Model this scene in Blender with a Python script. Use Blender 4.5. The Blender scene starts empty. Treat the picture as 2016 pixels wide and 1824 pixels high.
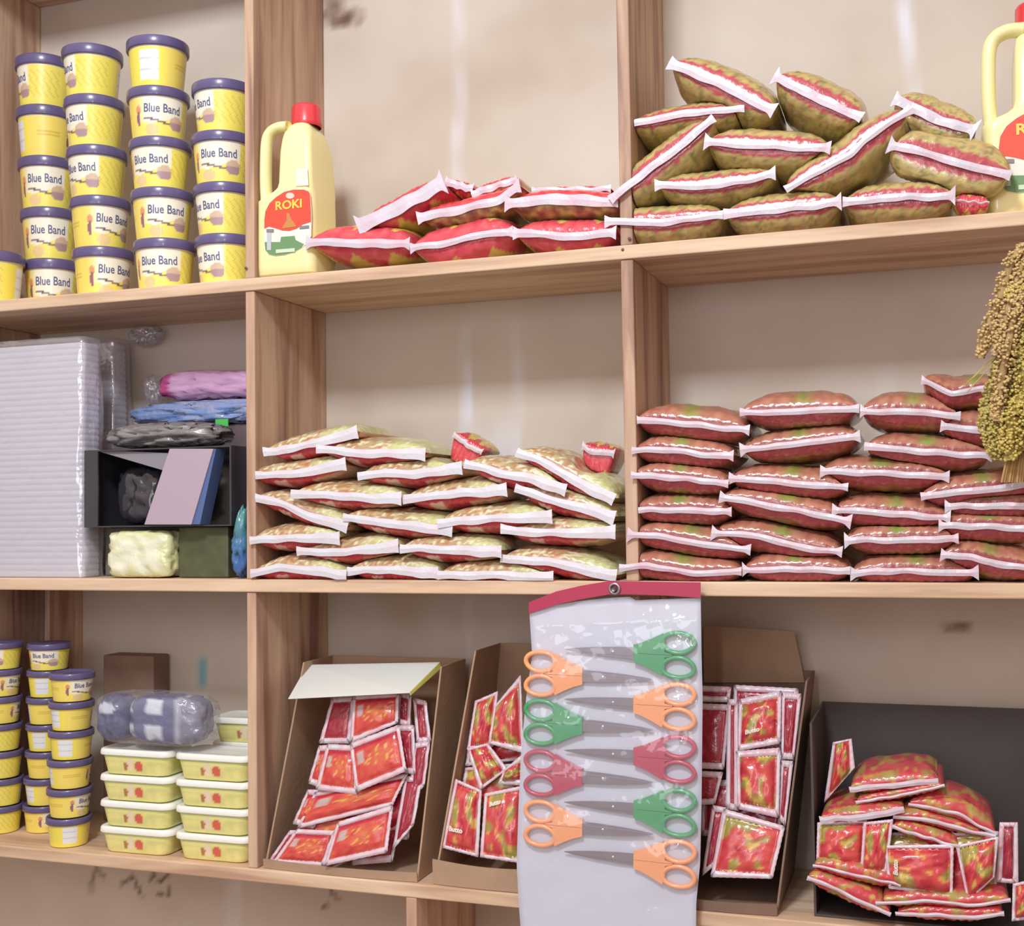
import bpy, math, random
from mathutils import Vector, Matrix, noise
random.seed(7)
C = bpy.context.scene
COL = C.collection

# ------------------------------------------------------------------ camera
F, YAW, PITCH, ROLL = 2391.84, .3348, .0421, -.0139
CAM = Vector((1.2828, -2.12, .1225))
D = .308                      # depth of the shelves, back wall stands at y = D
ZU, ZM, ZB = .6048, 0.0, -.5696   # tops of the three boards
TB = .0255                    # board thickness
W = .78                       # clear x of the second divider
cy_, sy_, cp_, sp_ = math.cos(YAW), math.sin(YAW), math.cos(PITCH), math.sin(PITCH)
FW = Vector((-sy_*cp_, cy_*cp_, sp_)); R0 = Vector((cy_, sy_, 0)); U0 = R0.cross(FW)
RT = R0*math.cos(ROLL) + U0*math.sin(ROLL); UP = -R0*math.sin(ROLL) + U0*math.cos(ROLL)
cam = bpy.data.cameras.new('camera'); co = bpy.data.objects.new('camera', cam); COL.objects.link(co)
cam.sensor_width = 36; cam.lens = F/2016*36; cam.clip_start = .05
m = Matrix((RT, UP, -FW)).transposed().to_4x4(); m.translation = CAM; co.matrix_world = m
C.camera = co

def P(px, py, Y=0.0):
    """the point of the plane y=Y that the photograph shows at (px, py)"""
    d = FW + RT*((px-1008)/F) - UP*((py-912)/F)
    return CAM + d*((Y-CAM.y)/d.y)

def PS(px, py, y0, z0, k, off=0.0):
    """the point of the leaning plane y = y0 + k*(z-z0) - off"""
    d = FW + RT*((px-1008)/F) - UP*((py-912)/F)
    t = (y0 - off + k*(CAM.z-z0) - CAM.y)/(d.y - k*d.z)
    return CAM + d*t

# ------------------------------------------------------------------ light
w = bpy.data.worlds.new('world'); C.world = w; w.use_nodes = True
bg = w.node_tree.nodes['Background']; bg.inputs[0].default_value = (1.0, .79, .66, 1)
_tc = w.node_tree.nodes.new('ShaderNodeTexCoord'); _sx = w.node_tree.nodes.new('ShaderNodeSeparateXYZ'); _mr = w.node_tree.nodes.new('ShaderNodeMapRange')
_mr.inputs['From Min'].default_value = -.5; _mr.inputs['From Max'].default_value = .6; _mr.inputs['To Min'].default_value = .16; _mr.inputs['To Max'].default_value = .85
w.node_tree.links.new(_tc.outputs['Generated'], _sx.inputs[0]); w.node_tree.links.new(_sx.outputs['Z'], _mr.inputs['Value']); w.node_tree.links.new(_mr.outputs['Result'], bg.inputs[1])
def area(name, loc, tgt, sx, sy, power, color):
    l = bpy.data.lights.new(name, 'AREA'); l.shape = 'RECTANGLE'; l.size = sx; l.size_y = sy; l.energy = power; l.color = color
    o = bpy.data.objects.new(name, l); COL.objects.link(o); o.location = loc
    o.rotation_euler = (Vector(tgt)-Vector(loc)).to_track_quat('-Z', 'Y').to_euler(); return o
area('doorway_light', (.62, -2.3, 2.1), (.45, .1, .3), .45, .4, 60, (.88, .96, 1))
area('window_light', (.2, -3.3, .5), (.6, .1, .1), 1.4, 1.2, 13, (.86, .9, 1))
area('tube_lamp', (1.0, -2.3, .75), (.4, .1, .2), .06, .5, 5, (1, .98, 1))
C.view_settings.view_transform = 'Standard'; C.view_settings.look = 'None'; C.view_settings.gamma = 1
C.view_settings.exposure = .14
C.view_settings.use_curve_mapping = False

# ------------------------------------------------------------------ materials
def lin(c):
    return tuple(((v/255)/12.92 if v/255 <= .04045 else ((v/255+.055)/1.055)**2.4) for v in c[:3])
def mixc(a, b, t):
    t = max(0, min(1, t)); return tuple(a[i]+(b[i]-a[i])*t for i in range(3))
MATS = {}
def mat(name, color=None, rough=.5, attr=False, bump=0, bscale=60, metal=0, coat=0, spec=.5, var=0, vscale=8, trans=0, alpha=1, sss=0):
    if name in MATS: return MATS[name]
    M = bpy.data.materials.new(name); M.use_nodes = True; nt = M.node_tree; b = nt.nodes['Principled BSDF']
    b.inputs['Roughness'].default_value = rough; b.inputs['Metallic'].default_value = metal
    b.inputs['Coat Weight'].default_value = coat; b.inputs['Coat Roughness'].default_value = .12
    b.inputs['Specular IOR Level'].default_value = spec
    if trans: b.inputs['Transmission Weight'].default_value = trans
    if sss:
        b.inputs['Subsurface Weight'].default_value = sss; b.inputs['Subsurface Scale'].default_value = .01
    b.inputs['Alpha'].default_value = alpha
    src = None
    if attr:
        a = nt.nodes.new('ShaderNodeAttribute'); a.attribute_name = 'Col'; src = a.outputs['Color']
    else:
        b.inputs['Base Color'].default_value = (*lin(color), 1)
    if var:
        tc = nt.nodes.new('ShaderNodeTexCoord'); n = nt.nodes.new('ShaderNodeTexNoise'); n.inputs['Scale'].default_value = vscale; n.inputs['Detail'].default_value = 5
        nt.links.new(tc.outputs['Object'], n.inputs['Vector'])
        r = nt.nodes.new('ShaderNodeMapRange'); r.inputs['To Min'].default_value = 1-var; r.inputs['To Max'].default_value = 1+var; r.inputs['From Min'].default_value = .3; r.inputs['From Max'].default_value = .7
        nt.links.new(n.outputs['Fac'], r.inputs['Value'])
        mx = nt.nodes.new('ShaderNodeMix'); mx.data_type = 'RGBA'; mx.blend_type = 'MULTIPLY'; mx.inputs['Factor'].default_value = 1
        if src: nt.links.new(src, mx.inputs['A'])
        else: mx.inputs['A'].default_value = (*lin(color), 1)
        nt.links.new(r.outputs['Result'], mx.inputs['B']); src = mx.outputs['Result']
    if src: nt.links.new(src, b.inputs['Base Color'])
    if bump:
        tc = nt.nodes.new('ShaderNodeTexCoord'); n = nt.nodes.new('ShaderNodeTexNoise'); n.inputs['Scale'].default_value = bscale; n.inputs['Detail'].default_value = 3
        bp = nt.nodes.new('ShaderNodeBump'); bp.inputs['Strength'].default_value = bump; bp.inputs['Distance'].default_value = .004
        nt.links.new(tc.outputs['Object'], n.inputs['Vector']); nt.links.new(n.outputs['Fac'], bp.inputs['Height']); nt.links.new(bp.outputs['Normal'], b.inputs['Normal'])
    MATS[name] = M; return M

def wood(name, c1, c2, c3, axis, rough=.62):
    """pine with grain that runs along axis (0 x, 2 z)"""
    M = bpy.data.materials.new(name); M.use_nodes = True; nt = M.node_tree; b = nt.nodes['Principled BSDF']; b.inputs['Roughness'].default_value = rough
    tc = nt.nodes.new('ShaderNodeTexCoord'); mp = nt.nodes.new('ShaderNodeMapping'); s = [14, 14, 14]; s[axis] = 1.1; mp.inputs['Scale'].default_value = s
    n = nt.nodes.new('ShaderNodeTexNoise'); n.inputs['Scale'].default_value = 1.6; n.inputs['Detail'].default_value = 6; n.inputs['Distortion'].default_value = .6
    nt.links.new(tc.outputs['Object'], mp.inputs['Vector']); nt.links.new(mp.outputs['Vector'], n.inputs['Vector'])
    r = nt.nodes.new('ShaderNodeValToRGB'); e = r.color_ramp.elements
    e[0].position = .33; e[0].color = (*lin(c3), 1); e[1].position = .66; e[1].color = (*lin(c1), 1); k = e.new(.48); k.color = (*lin(c2), 1)
    nt.links.new(n.outputs['Fac'], r.inputs['Fac'])
    n2 = nt.nodes.new('ShaderNodeTexNoise'); n2.inputs['Scale'].default_value = 30; n2.inputs['Detail'].default_value = 4
    mp2 = nt.nodes.new('ShaderNodeMapping'); s = [3, 3, 3]; s[axis] = .35; mp2.inputs['Scale'].default_value = s
    nt.links.new(tc.outputs['Object'], mp2.inputs['Vector']); nt.links.new(mp2.outputs['Vector'], n2.inputs['Vector'])
    mx = nt.nodes.new('ShaderNodeMix'); mx.data_type = 'RGBA'; mx.blend_type = 'MULTIPLY'; mx.inputs['Factor'].default_value = .35
    rr = nt.nodes.new('ShaderNodeMapRange'); rr.inputs['From Min'].default_value = .3; rr.inputs['From Max'].default_value = .6; rr.inputs['To Min'].default_value = .7
    nt.links.new(n2.outputs['Fac'], rr.inputs['Value']); nt.links.new(r.outputs['Color'], mx.inputs['A']); nt.links.new(rr.outputs['Result'], mx.inputs['B'])
    nt.links.new(mx.outputs['Result'], b.inputs['Base Color'])
    bp = nt.nodes.new('ShaderNodeBump'); bp.inputs['Strength'].default_value = .25; bp.inputs['Distance'].default_value = .002
    nt.links.new(n2.outputs['Fac'], bp.inputs['Height']); nt.links.new(bp.outputs['Normal'], b.inputs['Normal'])
    MATS[name] = M; return M

def film(name, tint, rough=.12, fac=.25, bump=.6, bscale=35, dens=.1):
    """clear wrinkled plastic: mostly see-through, glossy, a little milky"""
    M = bpy.data.materials.new(name); M.use_nodes = True; nt = M.node_tree
    for n in list(nt.nodes): nt.nodes.remove(n)
    out = nt.nodes.new('ShaderNodeOutputMaterial'); tr = nt.nodes.new('ShaderNodeBsdfTransparent'); gl = nt.nodes.new('ShaderNodeBsdfGlossy'); df = nt.nodes.new('ShaderNodeBsdfDiffuse')
    gl.inputs['Roughness'].default_value = rough; gl.inputs['Color'].default_value = (1, 1, 1, 1); df.inputs['Color'].default_value = (*lin(tint), 1)
    tc = nt.nodes.new('ShaderNodeTexCoord'); n = nt.nodes.new('ShaderNodeTexNoise'); n.inputs['Scale'].default_value = bscale; n.inputs['Detail'].default_value = 2; n.inputs['Distortion'].default_value = .8
    bp = nt.nodes.new('ShaderNodeBump'); bp.inputs['Strength'].default_value = bump; bp.inputs['Distance'].default_value = .006
    nt.links.new(tc.outputs['Object'], n.inputs['Vector']); nt.links.new(n.outputs['Fac'], bp.inputs['Height']); nt.links.new(bp.outputs['Normal'], gl.inputs['Normal'])
    m1 = nt.nodes.new('ShaderNodeMixShader'); m1.inputs[0].default_value = dens; m2 = nt.nodes.new('ShaderNodeMixShader'); m2.inputs[0].default_value = fac
    nt.links.new(tr.outputs[0], m1.inputs[1]); nt.links.new(df.outputs[0], m1.inputs[2]); nt.links.new(m1.outputs[0], m2.inputs[1]); nt.links.new(gl.outputs[0], m2.inputs[2]); nt.links.new(m2.outputs[0], out.inputs['Surface'])
    MATS[name] = M; return M

PRINT = mat('printed_plastic', attr=True, rough=.26, bump=.5, bscale=55, coat=.35)
PAPER = mat('printed_label', attr=True, rough=.35, coat=.2)
SEAL = mat('crimped_seal', attr=True, rough=.3, bump=.3, bscale=90, coat=.3)
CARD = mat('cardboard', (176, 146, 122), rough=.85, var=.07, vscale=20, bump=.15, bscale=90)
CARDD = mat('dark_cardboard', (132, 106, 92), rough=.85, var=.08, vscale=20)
BLACKCARD = mat('black_card', (74, 66, 66), rough=.6, var=.08)
LID = mat('purple_lid', (98, 88, 132), rough=.3, coat=.3)
LIDW = mat('white_lid', (244, 246, 240), rough=.35, sss=.1)
INK = mat('blue_ink', (98, 100, 144), rough=.4)
YEL = mat('yellow_plastic', (247, 238, 176), rough=.28, sss=.15, coat=.3)
REDP = mat('red_cap', (222, 62, 70), rough=.3, coat=.4)
WX = wood('pine_along', (230, 202, 174), (218, 186, 156), (192, 154, 128), 0)
WZ = wood('pine_upright', (214, 182, 156), (194, 158, 134), (150, 114, 98), 2)
WALLM = mat('plaster', attr=True, rough=.85, bump=.25, bscale=18, var=.03, vscale=5)
CONC = mat('concrete', (150, 140, 132), rough=.9, var=.1)
CLEAR = film('clear_film', (235, 235, 245))
CLEAR2 = film('milky_film', (225, 225, 238), fac=.16, dens=.16, bump=.8, bscale=22)

# ------------------------------------------------------------------ object helpers
def mesh(name, verts, faces, m=None, cols=None, smooth=True, parent=None):
    me = bpy.data.meshes.new(name); me.from_pydata([tuple(v) for v in verts], [], faces); me.update()
    if cols is not None:
        a = me.color_attributes.new('Col', 'FLOAT_COLOR', 'POINT')
        buf = []
        for c in cols: buf.extend((*lin(c), 1))
        a.data.foreach_set('color', buf)
    if smooth: me.polygons.foreach_set('use_smooth', [True]*len(me.polygons))
    o = bpy.data.objects.new(name, me); COL.objects.link(o)
    if m: me.materials.append(m)
    if parent: o.parent = parent
    return o
def tag(o, label, cat, group=None):
    o['label'] = label; o['category'] = cat
    if group: o['group'] = group
    return o
def thing(name, label, cat, loc=(0, 0, 0), group=None, rz=0):
    o = bpy.data.objects.new(name, None); o.empty_display_size = .02; COL.objects.link(o); o.location = loc; o.rotation_euler = (0, 0, rz)
    return tag(o, label, cat, group)
def copy_tree(o, parent=None):
    c = o.copy(); COL.objects.link(c)
    if parent: c.parent = parent
    for ch in list(o.children): copy_tree(ch, c)
    return c
class MB:
    def __init__(s): s.v = []; s.f = []; s.c = []
    def add(s, vs, fs, col=None):
        n = len(s.v); s.v += [Vector(v) for v in vs]; s.f += [tuple(i+n for i in f) for f in fs]
        if col is not None: s.c += [col]*len(vs) if not isinstance(col, list) else col
        return s
    def box(s, lo, hi, col=None):
        x0, y0, z0 = lo; x1, y1, z1 = hi
        return s.add([(x0,y0,z0),(x1,y0,z0),(x1,y1,z0),(x0,y1,z0),(x0,y0,z1),(x1,y0,z1),(x1,y1,z1),(x0,y1,z1)],
                     [(0,3,2,1),(4,5,6,7),(0,1,5,4),(1,2,6,5),(2,3,7,6),(3,0,4,7)], col)
    def build(s, name, m, parent=None, smooth=False): return mesh(name, s.v, s.f, m, s.c or None, smooth, parent)
def grid_faces(nu, nv, off=0, flip=False, wrap=False):
    fs = []
    for i in range(nu-1):
        for j in range(nv if wrap else nv-1):
            a = off+i*nv+j; b = off+i*nv+(j+1) % nv; c = off+(i+1)*nv+(j+1) % nv; d = off+(i+1)*nv+j
            fs.append((a, d, c, b) if flip else (a, b, c, d))
    return fs
def bevel(o, wd=.002, seg=2):
    b = o.modifiers.new('bevel', 'BEVEL'); b.width = wd; b.segments = seg; b.limit_method = 'ANGLE'; return o
def slab(name, q, th, m, parent=None, bev=.0008):
    """a panel on the four points q, th thick towards its back"""
    q = [Vector(a) for a in q]; n = (q[1]-q[0]).cross(q[3]-q[0]).normalized()*th
    v = q+[a+n for a in q]
    o = mesh(name, v, [(0,1,2,3),(7,6,5,4),(0,4,5,1),(1,5,6,2),(2,6,7,3),(3,7,4,0)], m, None, False, parent)
    if bev: bevel(o, bev)
    return o
def lathe(profile, n=40):
    v = []; 
    for r, z in profile:
        for k in range(n): a = 2*math.pi*k/n; v.append((r*math.sin(a), -r*math.cos(a), z))
    f = grid_faces(len(profile), n, wrap=True)
    return v, f
def tube(path, rad, n=10, sx=1, sy=1):
    """tube along path with per-point radius, closed ends; sx, sy squash its section"""
    v = []; f = []; path = [Vector(p) for p in path]
    for i, p in enumerate(path):
        t = (path[min(i+1, len(path)-1)]-path[max(i-1, 0)]).normalized()
        a = Vector((0, 1, 0)); a = (a - t*a.dot(t)); a = a.normalized() if a.length > .1 else Vector((1, 0, 0)); b = t.cross(a)
        r = rad[i] if isinstance(rad, (list, tuple)) else rad
        for k in range(n): q = 2*math.pi*k/n; v.append(p + a*math.cos(q)*r*sy + b*math.sin(q)*r*sx)
    f = grid_faces(len(path), n, wrap=True); f.append(tuple(range(n))); f.append(tuple(range((len(path)-1)*n, len(path)*n))[::-1])
    return v, f
_txt = {}
def text_verts(s, bold=0.0):
    """flat letters, size 1, centred: vertices and faces"""
    if s in _txt: return _txt[s]
    cu = bpy.data.curves.new('t', 'FONT'); cu.body = s; cu.align_x = 'CENTER'; cu.align_y = 'CENTER'; cu.resolution_u = 3; cu.offset = bold
    o = bpy.data.objects.new('t', cu); COL.objects.link(o); dg = bpy.context.evaluated_depsgraph_get(); dg.update()
    me = bpy.data.meshes.new_from_object(o.evaluated_get(dg))
    import bmesh
    bm = bmesh.new(); bm.from_mesh(me); bmesh.ops.triangulate(bm, faces=bm.faces[:])
    bmesh.ops.subdivide_edges(bm, edges=[e for e in bm.edges if e.calc_length() > .12], cuts=2, use_grid_fill=True); bmesh.ops.triangulate(bm, faces=bm.faces[:]); bm.to_mesh(me); bm.free()
    r = ([v.co.copy() for v in me.vertices], [tuple(p.vertices) for p in me.polygons])
    bpy.data.objects.remove(o); bpy.data.meshes.remove(me); _txt[s] = r; return r
def nz(x, y=0, z=0): return noise.noise(Vector((x, y, z)))
def fbm(x, y, z=0): return noise.fractal(Vector((x, y, z)), 1.0, 2.0, 4)
def band(x, a, b, s): # soft 0..1 inside a..b
    return max(0, min(1, (x-a)/s+.5))*max(0, min(1, (b-x)/s+.5))

# ================================================================== the room
X0, X1 = -1.5, 2.9
SM = P(672, 38, D).x, P(672, 38, D).z
HK = P(1885, 1235, D).x, P(1885, 1235, D).z
SCR = []
for px, py, a, l in ((185, 1725, 1.2, .05), (183, 1752, 0, .02), (200, 1722, -.6, .03), (250, 1735, .5, .05), (270, 1745, -1.1, .075), (300, 1728, 1.0, .03), (308, 1730, -.4, .03), (325, 1728, .7, .04), (333, 1755, 1.5, .03), (318, 1760, .4, .02), (655, 1745, 1.3, .03), (660, 1765, -.9, .03), (640, 1785, .5, .02)):
    q = P(px, py, D); SCR.append((q.x, q.z, a, l))
def wall_col(x, z):
    c = (214, 203, 193)
    n = fbm(x*2.2, z*2.2, 3); c = mixc(c, (198, 184, 171), .5+n*.8)
    if n > .25: c = mixc(c, (190, 172, 156), (n-.25)*1.5)
    # pale runs of spilt whitewash
    for xs, wd, z0, z1, s in ((.335, .014, .02, .5, .9), (.45, .012, -.02, .5, .8), (.34, .012, -.5, -.05, .5), (.33, .016, .75, 1.3, .45), (1.26, .014, .85, 1.4, .8), (1.2, .02, .1, .35, .5), (.42, .04, .16, .28, 1.0), (-.25, .02, -.9, -.62, .5), (.35, .02, .2, .3, .9)):
        xx = xs + .018*nz(z*6, xs*9) ; f = band(x, xx-wd, xx+wd, .012)*band(z, z0, z1, .12)*(.6+.8*nz(x*30, z*12, 2))
        c = mixc(c, (226, 226, 240), f*s)
    # dirty marks
    for xs, zs, rx, rz, cc, s in ((SM[0], SM[1], .055, .022, (110, 84, 70), .8), (SM[0]-.02, SM[1]+.03, .03, .03, (120, 92, 76), .7), (HK[0], HK[1], .02, .012, (100, 76, 62), .9), (.3, .84, .004, .004, (120, 110, 110), .8)):
        d = math.hypot((x-xs)/rx, (z-zs)/rz) + .7*nz(x*40, z*40)
        if d < 1.3: c = mixc(c, cc, (1.3-d)*s)
    for xs, zs, a, l in SCR:
        dx, dz = x-xs, z-zs; u = dx*math.cos(a)+dz*math.sin(a); v = -dx*math.sin(a)+dz*math.cos(a)
        if abs(u) < l/2 and abs(v) < .008: c = mixc(c, (92, 74, 66), (1-abs(v)/.008)*(.6+.6*nz(x*60, z*60)))
    f = band(x, -.335, -.315, .012)*band(z, -.265, -.2, .02); c = mixc(c, (96, 176, 196), f*.7)
    if 0 and math.hypot((x+.29)/.055, (z+.275)/.03)+.4*nz(x*30, z*30) < 1: c = mixc(c, (140, 112, 100), .7)
    return c
ZF, ZT = -1.35, 1.75
nx, nzz = 440, 310
vs, cs = [], []
for i in range(nx):
    for j in range(nzz):
        x = X0+(X1-X0)*i/(nx-1); z = ZF+(ZT-ZF)*j/(nzz-1); vs.append((x, D, z)); cs.append(wall_col(x, z))
wv = mesh('wall_back', vs+[(X0, D+.1, ZF), (X1, D+.1, ZF), (X1, D+.1, ZT), (X0, D+.1, ZT)], grid_faces(nx, nzz, flip=True)+[(nx*nzz, nx*nzz+3, nx*nzz+2, nx*nzz+1)], WALLM, cs+[(200,190,180)]*4); wv['kind'] = 'structure'
fl = MB().box((X0, -3.8, ZF-.05), (X1, D+.1, ZF)).build('floor', CONC); fl['kind'] = 'structure'

shelf = thing('wooden_shelving', 'rough pine pigeonhole shelving nailed against the plastered shop wall', 'shelves')
def board(name, lo, hi, m, kx=0.0, bev=.0025):
    b = MB().box(lo, hi)
    for v in b.v: v.x += kx*v.z
    o = bevel(b.build(name, m, shelf), bev); return o
XL = -.786   # left wall of the first bay
zt = P(85, 15, D).z      # underside of the topmost board
# boards, each bay of the upper one its own plank
board('shelf_board', (X0, 0, ZU-TB), (X1, D-.001, ZU), WX)
board('shelf_board', (X0, 0, ZM-TB), (X1, D-.001, ZM), WX)
board('shelf_board', (X0, 0, ZB-TB), (X1, D-.001, ZB), WX)
board('shelf_board', (X0, 0, zt), (X1, D-.001, zt+TB), WX)
board('shelf_board', (X0, 0, ZF+.1), (X1, D-.001, ZF+.1+TB), WX)
for z0, z1 in ((ZU, zt), (ZM, ZU-TB), (ZB, ZM-TB)):
    for xr, lo_w in ((0, .021), (W, .023)):
        if z0 == ZB and xr == W: xr = W+.0
        board('divider', (xr-lo_w, .004, z0+.0002), (xr, D-.001, z1-.0002), WZ)
    xl_ = XL+.016 if z0 == ZB else XL; board('divider', (xl_-.02, .004, z0+.0002), (xl_, D-.001, z1-.0002), WZ)
board('divider', (P(809, 1790, 0).x-.011, .001, ZF+.1+TB), (P(809, 1790, 0).x+.011, D-.001, ZB-TB-.0002), WZ)
pz = P(94, 1220, .19)
board('divider', (pz.x-.004, .19, ZB+.0002), (pz.x+.004, D-.001, ZM-TB-.0002), WZ)
for px, py in ((484, 528), (1226, 492), (1239, 470), (1231, 1158)):
    q = P(px, py, 0); v, f = lathe([(0, -.001), (.003, -.001), (.003, .0003), (0, .0004)], 10)
    o = mesh('nail', [(a[0]+q.x, -a[2]+.0, a[1]+q.z) for a in v], f, mat('rusty_nail', (110, 84, 74), rough=.6), None, True, shelf)

# ================================================================== margarine tubs
def tub_col(th, h):
    """th degrees from the middle of the writing, h 0..1 up the wall"""
    th = (th+180) % 360-180
    Y1, CR = (246, 230, 120), (246, 240, 222)
    if h > .9: return (248, 236, 220)
    if -62 < th < 48:
        c = CR if h > .36+.05*math.sin(th*.06) else (248, 232, 110)
        if abs(h-(.37-.06*math.sin((th+10)*.05))) < .025 and th > -42: c = (110, 84, 92)
        if h < .3 and math.hypot((th+22)/16, (h-.17)/.13) < 1: c = (238, 206, 150)
        if th < -40: c = mixc((250, 226, 110), c, (th+62)/30)
        # shape of orange and plum beside the writing
        if math.hypot((th+52)/6, (h-.62)/.1) < 1: c = (226, 158, 110)
        if math.hypot((th+53)/5, (h-.42)/.16) < 1: c = (150, 104, 120)
        # bread in a basket
        if math.hypot((th-32)/17, (h-.34)/.17) < 1: c = (176, 146, 150) if h < .38 else (214, 184, 160)
        return c
    if 48 <= th < 120:
        c = (242, 228, 108)
        if int((th-48)/1.5+h*60) % 5 == 0 and .2 < h < .8: c = (222, 196, 84)
        return c
    if 120 <= th or th < -150:
        if .16 < h < .82 and (th > 150 or th < -165): return (232, 234, 240) if int(h*40) % 5 else (206, 204, 214)
        return (246, 228, 96)
    c = (246, 222, 110)
    if .25 < h < .75 and int(h*50) % 4 == 0 and -130 < th < -80: c = (222, 188, 78)
    return c
def make_tub(r, H):
    root = thing('margarine_tub', 'x', 'tub')
    rb, rt, hb = r*.80, r*.93, H*.845
    n = 120; lv = [.0, .004, .02, .06]+[.06+.94*k/26 for k in range(1, 27)]
    v, c = [], []
    for h in lv:
        rr = rb+(rt-rb)*h; rr -= (.003 if h < .004 else 0)
        for k in range(n):
            a = 2*math.pi*k/n; v.append((rr*math.sin(a), -rr*math.cos(a), h*hb+.0004)); c.append(tub_col(math.degrees(a), h))
    f = grid_faces(len(lv), n, wrap=True); f.append(tuple(range(n))[::-1]); f.append(tuple(range((len(lv)-1)*n, len(lv)*n)))
    mesh('tub_body', v, f, PAPER, c, True, root)
    z = hb; q = H-.0004
    v, f = lathe([(r*.90, z-.004), (r*.985, z-.005), (r, z-.003), (r, q-.004), (r*.985, q-.001), (r*.95, q), (r*.93, q-.003), (0.001, q-.003)], 56)
    mesh('lid', v, f, LID, None, True, root)
    tv, tf = text_verts('Blue Band', .012); s = H*.235; out = []
    for p in tv:
        h = .655+p.y*s/hb; rr = rb+(rt-rb)*h+.0006; a = p.x*s*.86/rr; out.append((rr*math.sin(a), -rr*math.cos(a), h*hb))
    mesh('lettering', out, tf, INK, None, False, root)
    return root
BR, BH = .0665, .1
proto = make_tub(BR, BH); used = [False]
def put_tub(pr, flag, cx, cyy, Y, z, rot, label, group, H):
    o = pr if not flag[0] else copy_tree(pr); flag[0] = True
    q = P(cx, cyy, Y); o.location = (q.x, Y, z)
    face = math.atan2(CAM.x-q.x, CAM.y-Y); o.rotation_euler = (0, 0, math.radians(rot)+math.atan2(CAM.x-q.x, -(CAM.y-Y)))
    tag(o, label, 'tub', group); return o
stacks = [
 ('fourth stack from the jerrycan', .2, [(104, 0), (99, -6), (94, -8), (90, 112), (88, -84)], 107),
 ('third stack from the jerrycan', .115, [(204, 28), (198, 30), (191, -42), (186, -62), (182, -84)], 88),
 ('second stack from the jerrycan', .085, [(325, -14), (320, 8), (316, -24), (312, 8), (311, 168)], 72),
 ('stack up against the divider by the jerrycan', .1, [(446, -52), (443, -50), (439, -10), (440, -66)], 158),
]
ORD = ['bottom', 'second', 'third', 'fourth', 'fifth']
for nm, Y, L, topy in stacks:
    n = len(L); ztop = P(L[-1][0], topy, Y-BR*.6).z; h = (ztop-ZU-.001)/n
    for k, (cx, rot) in enumerate(L):
        yy = topy+(n-k-.5)*97
        pos = 'topmost' if k == n-1 else ORD[k]+(' from the shelf' if k else '')
        put_tub(proto, used, cx, yy, Y, ZU+.001+k*h, rot, f'{pos} purple-lidded yellow tub, {nm}', 'large tubs on the upper shelf', BH).scale = (1, 1, h/BH*.998)
put_tub(proto, used, -12, 550, .075, ZU+.001, -100, 'lone yellow tub with purple lid on shelf, one tub high beside tall stacks', 'large tubs on the upper shelf', BH)

sp = make_tub(.0475, .062); su = [False]
def small_stack(nm, Y, L, topy, n):
    ztop = P(L[-1][0], topy, Y-.03).z; h = (ztop-ZB-.001)/n
    for k, (cx, rot) in enumerate(L):
        pos = 'topmost' if k == n-1 else ['bottom', 'second', 'third', 'fourth', 'fifth', 'sixth', 'seventh'][k]+(' from the shelf' if k else '')
        put_tub(sp, su, cx, topy+(n-k-.5)*57, Y, ZB+.001+k*h, rot, f'{pos} small purple-lidded tub, {nm}', 'small tubs on the lowest shelf', .062).scale = (1, 1, h/.062*.998)
small_stack('stack third from the flat white-lidded tubs', .1, [(2, -60), (3, -90), (2, -80), (1, -75), (0, 90), (0, 60), (2, -40)], 1266, 7)
small_stack('stack second from the flat white-lidded tubs', .135, [(88, 40), (90, 130), (93, 75), (94, 160), (95, 100), (96, 165), (97, -20)], 1268, 7)
small_stack('stack touching the flat white-lidded tubs', .052, [(136, -170), (137, 60), (138, 110), (140, 170), (141, 130), (142, 40)], 1326, 6)

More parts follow.
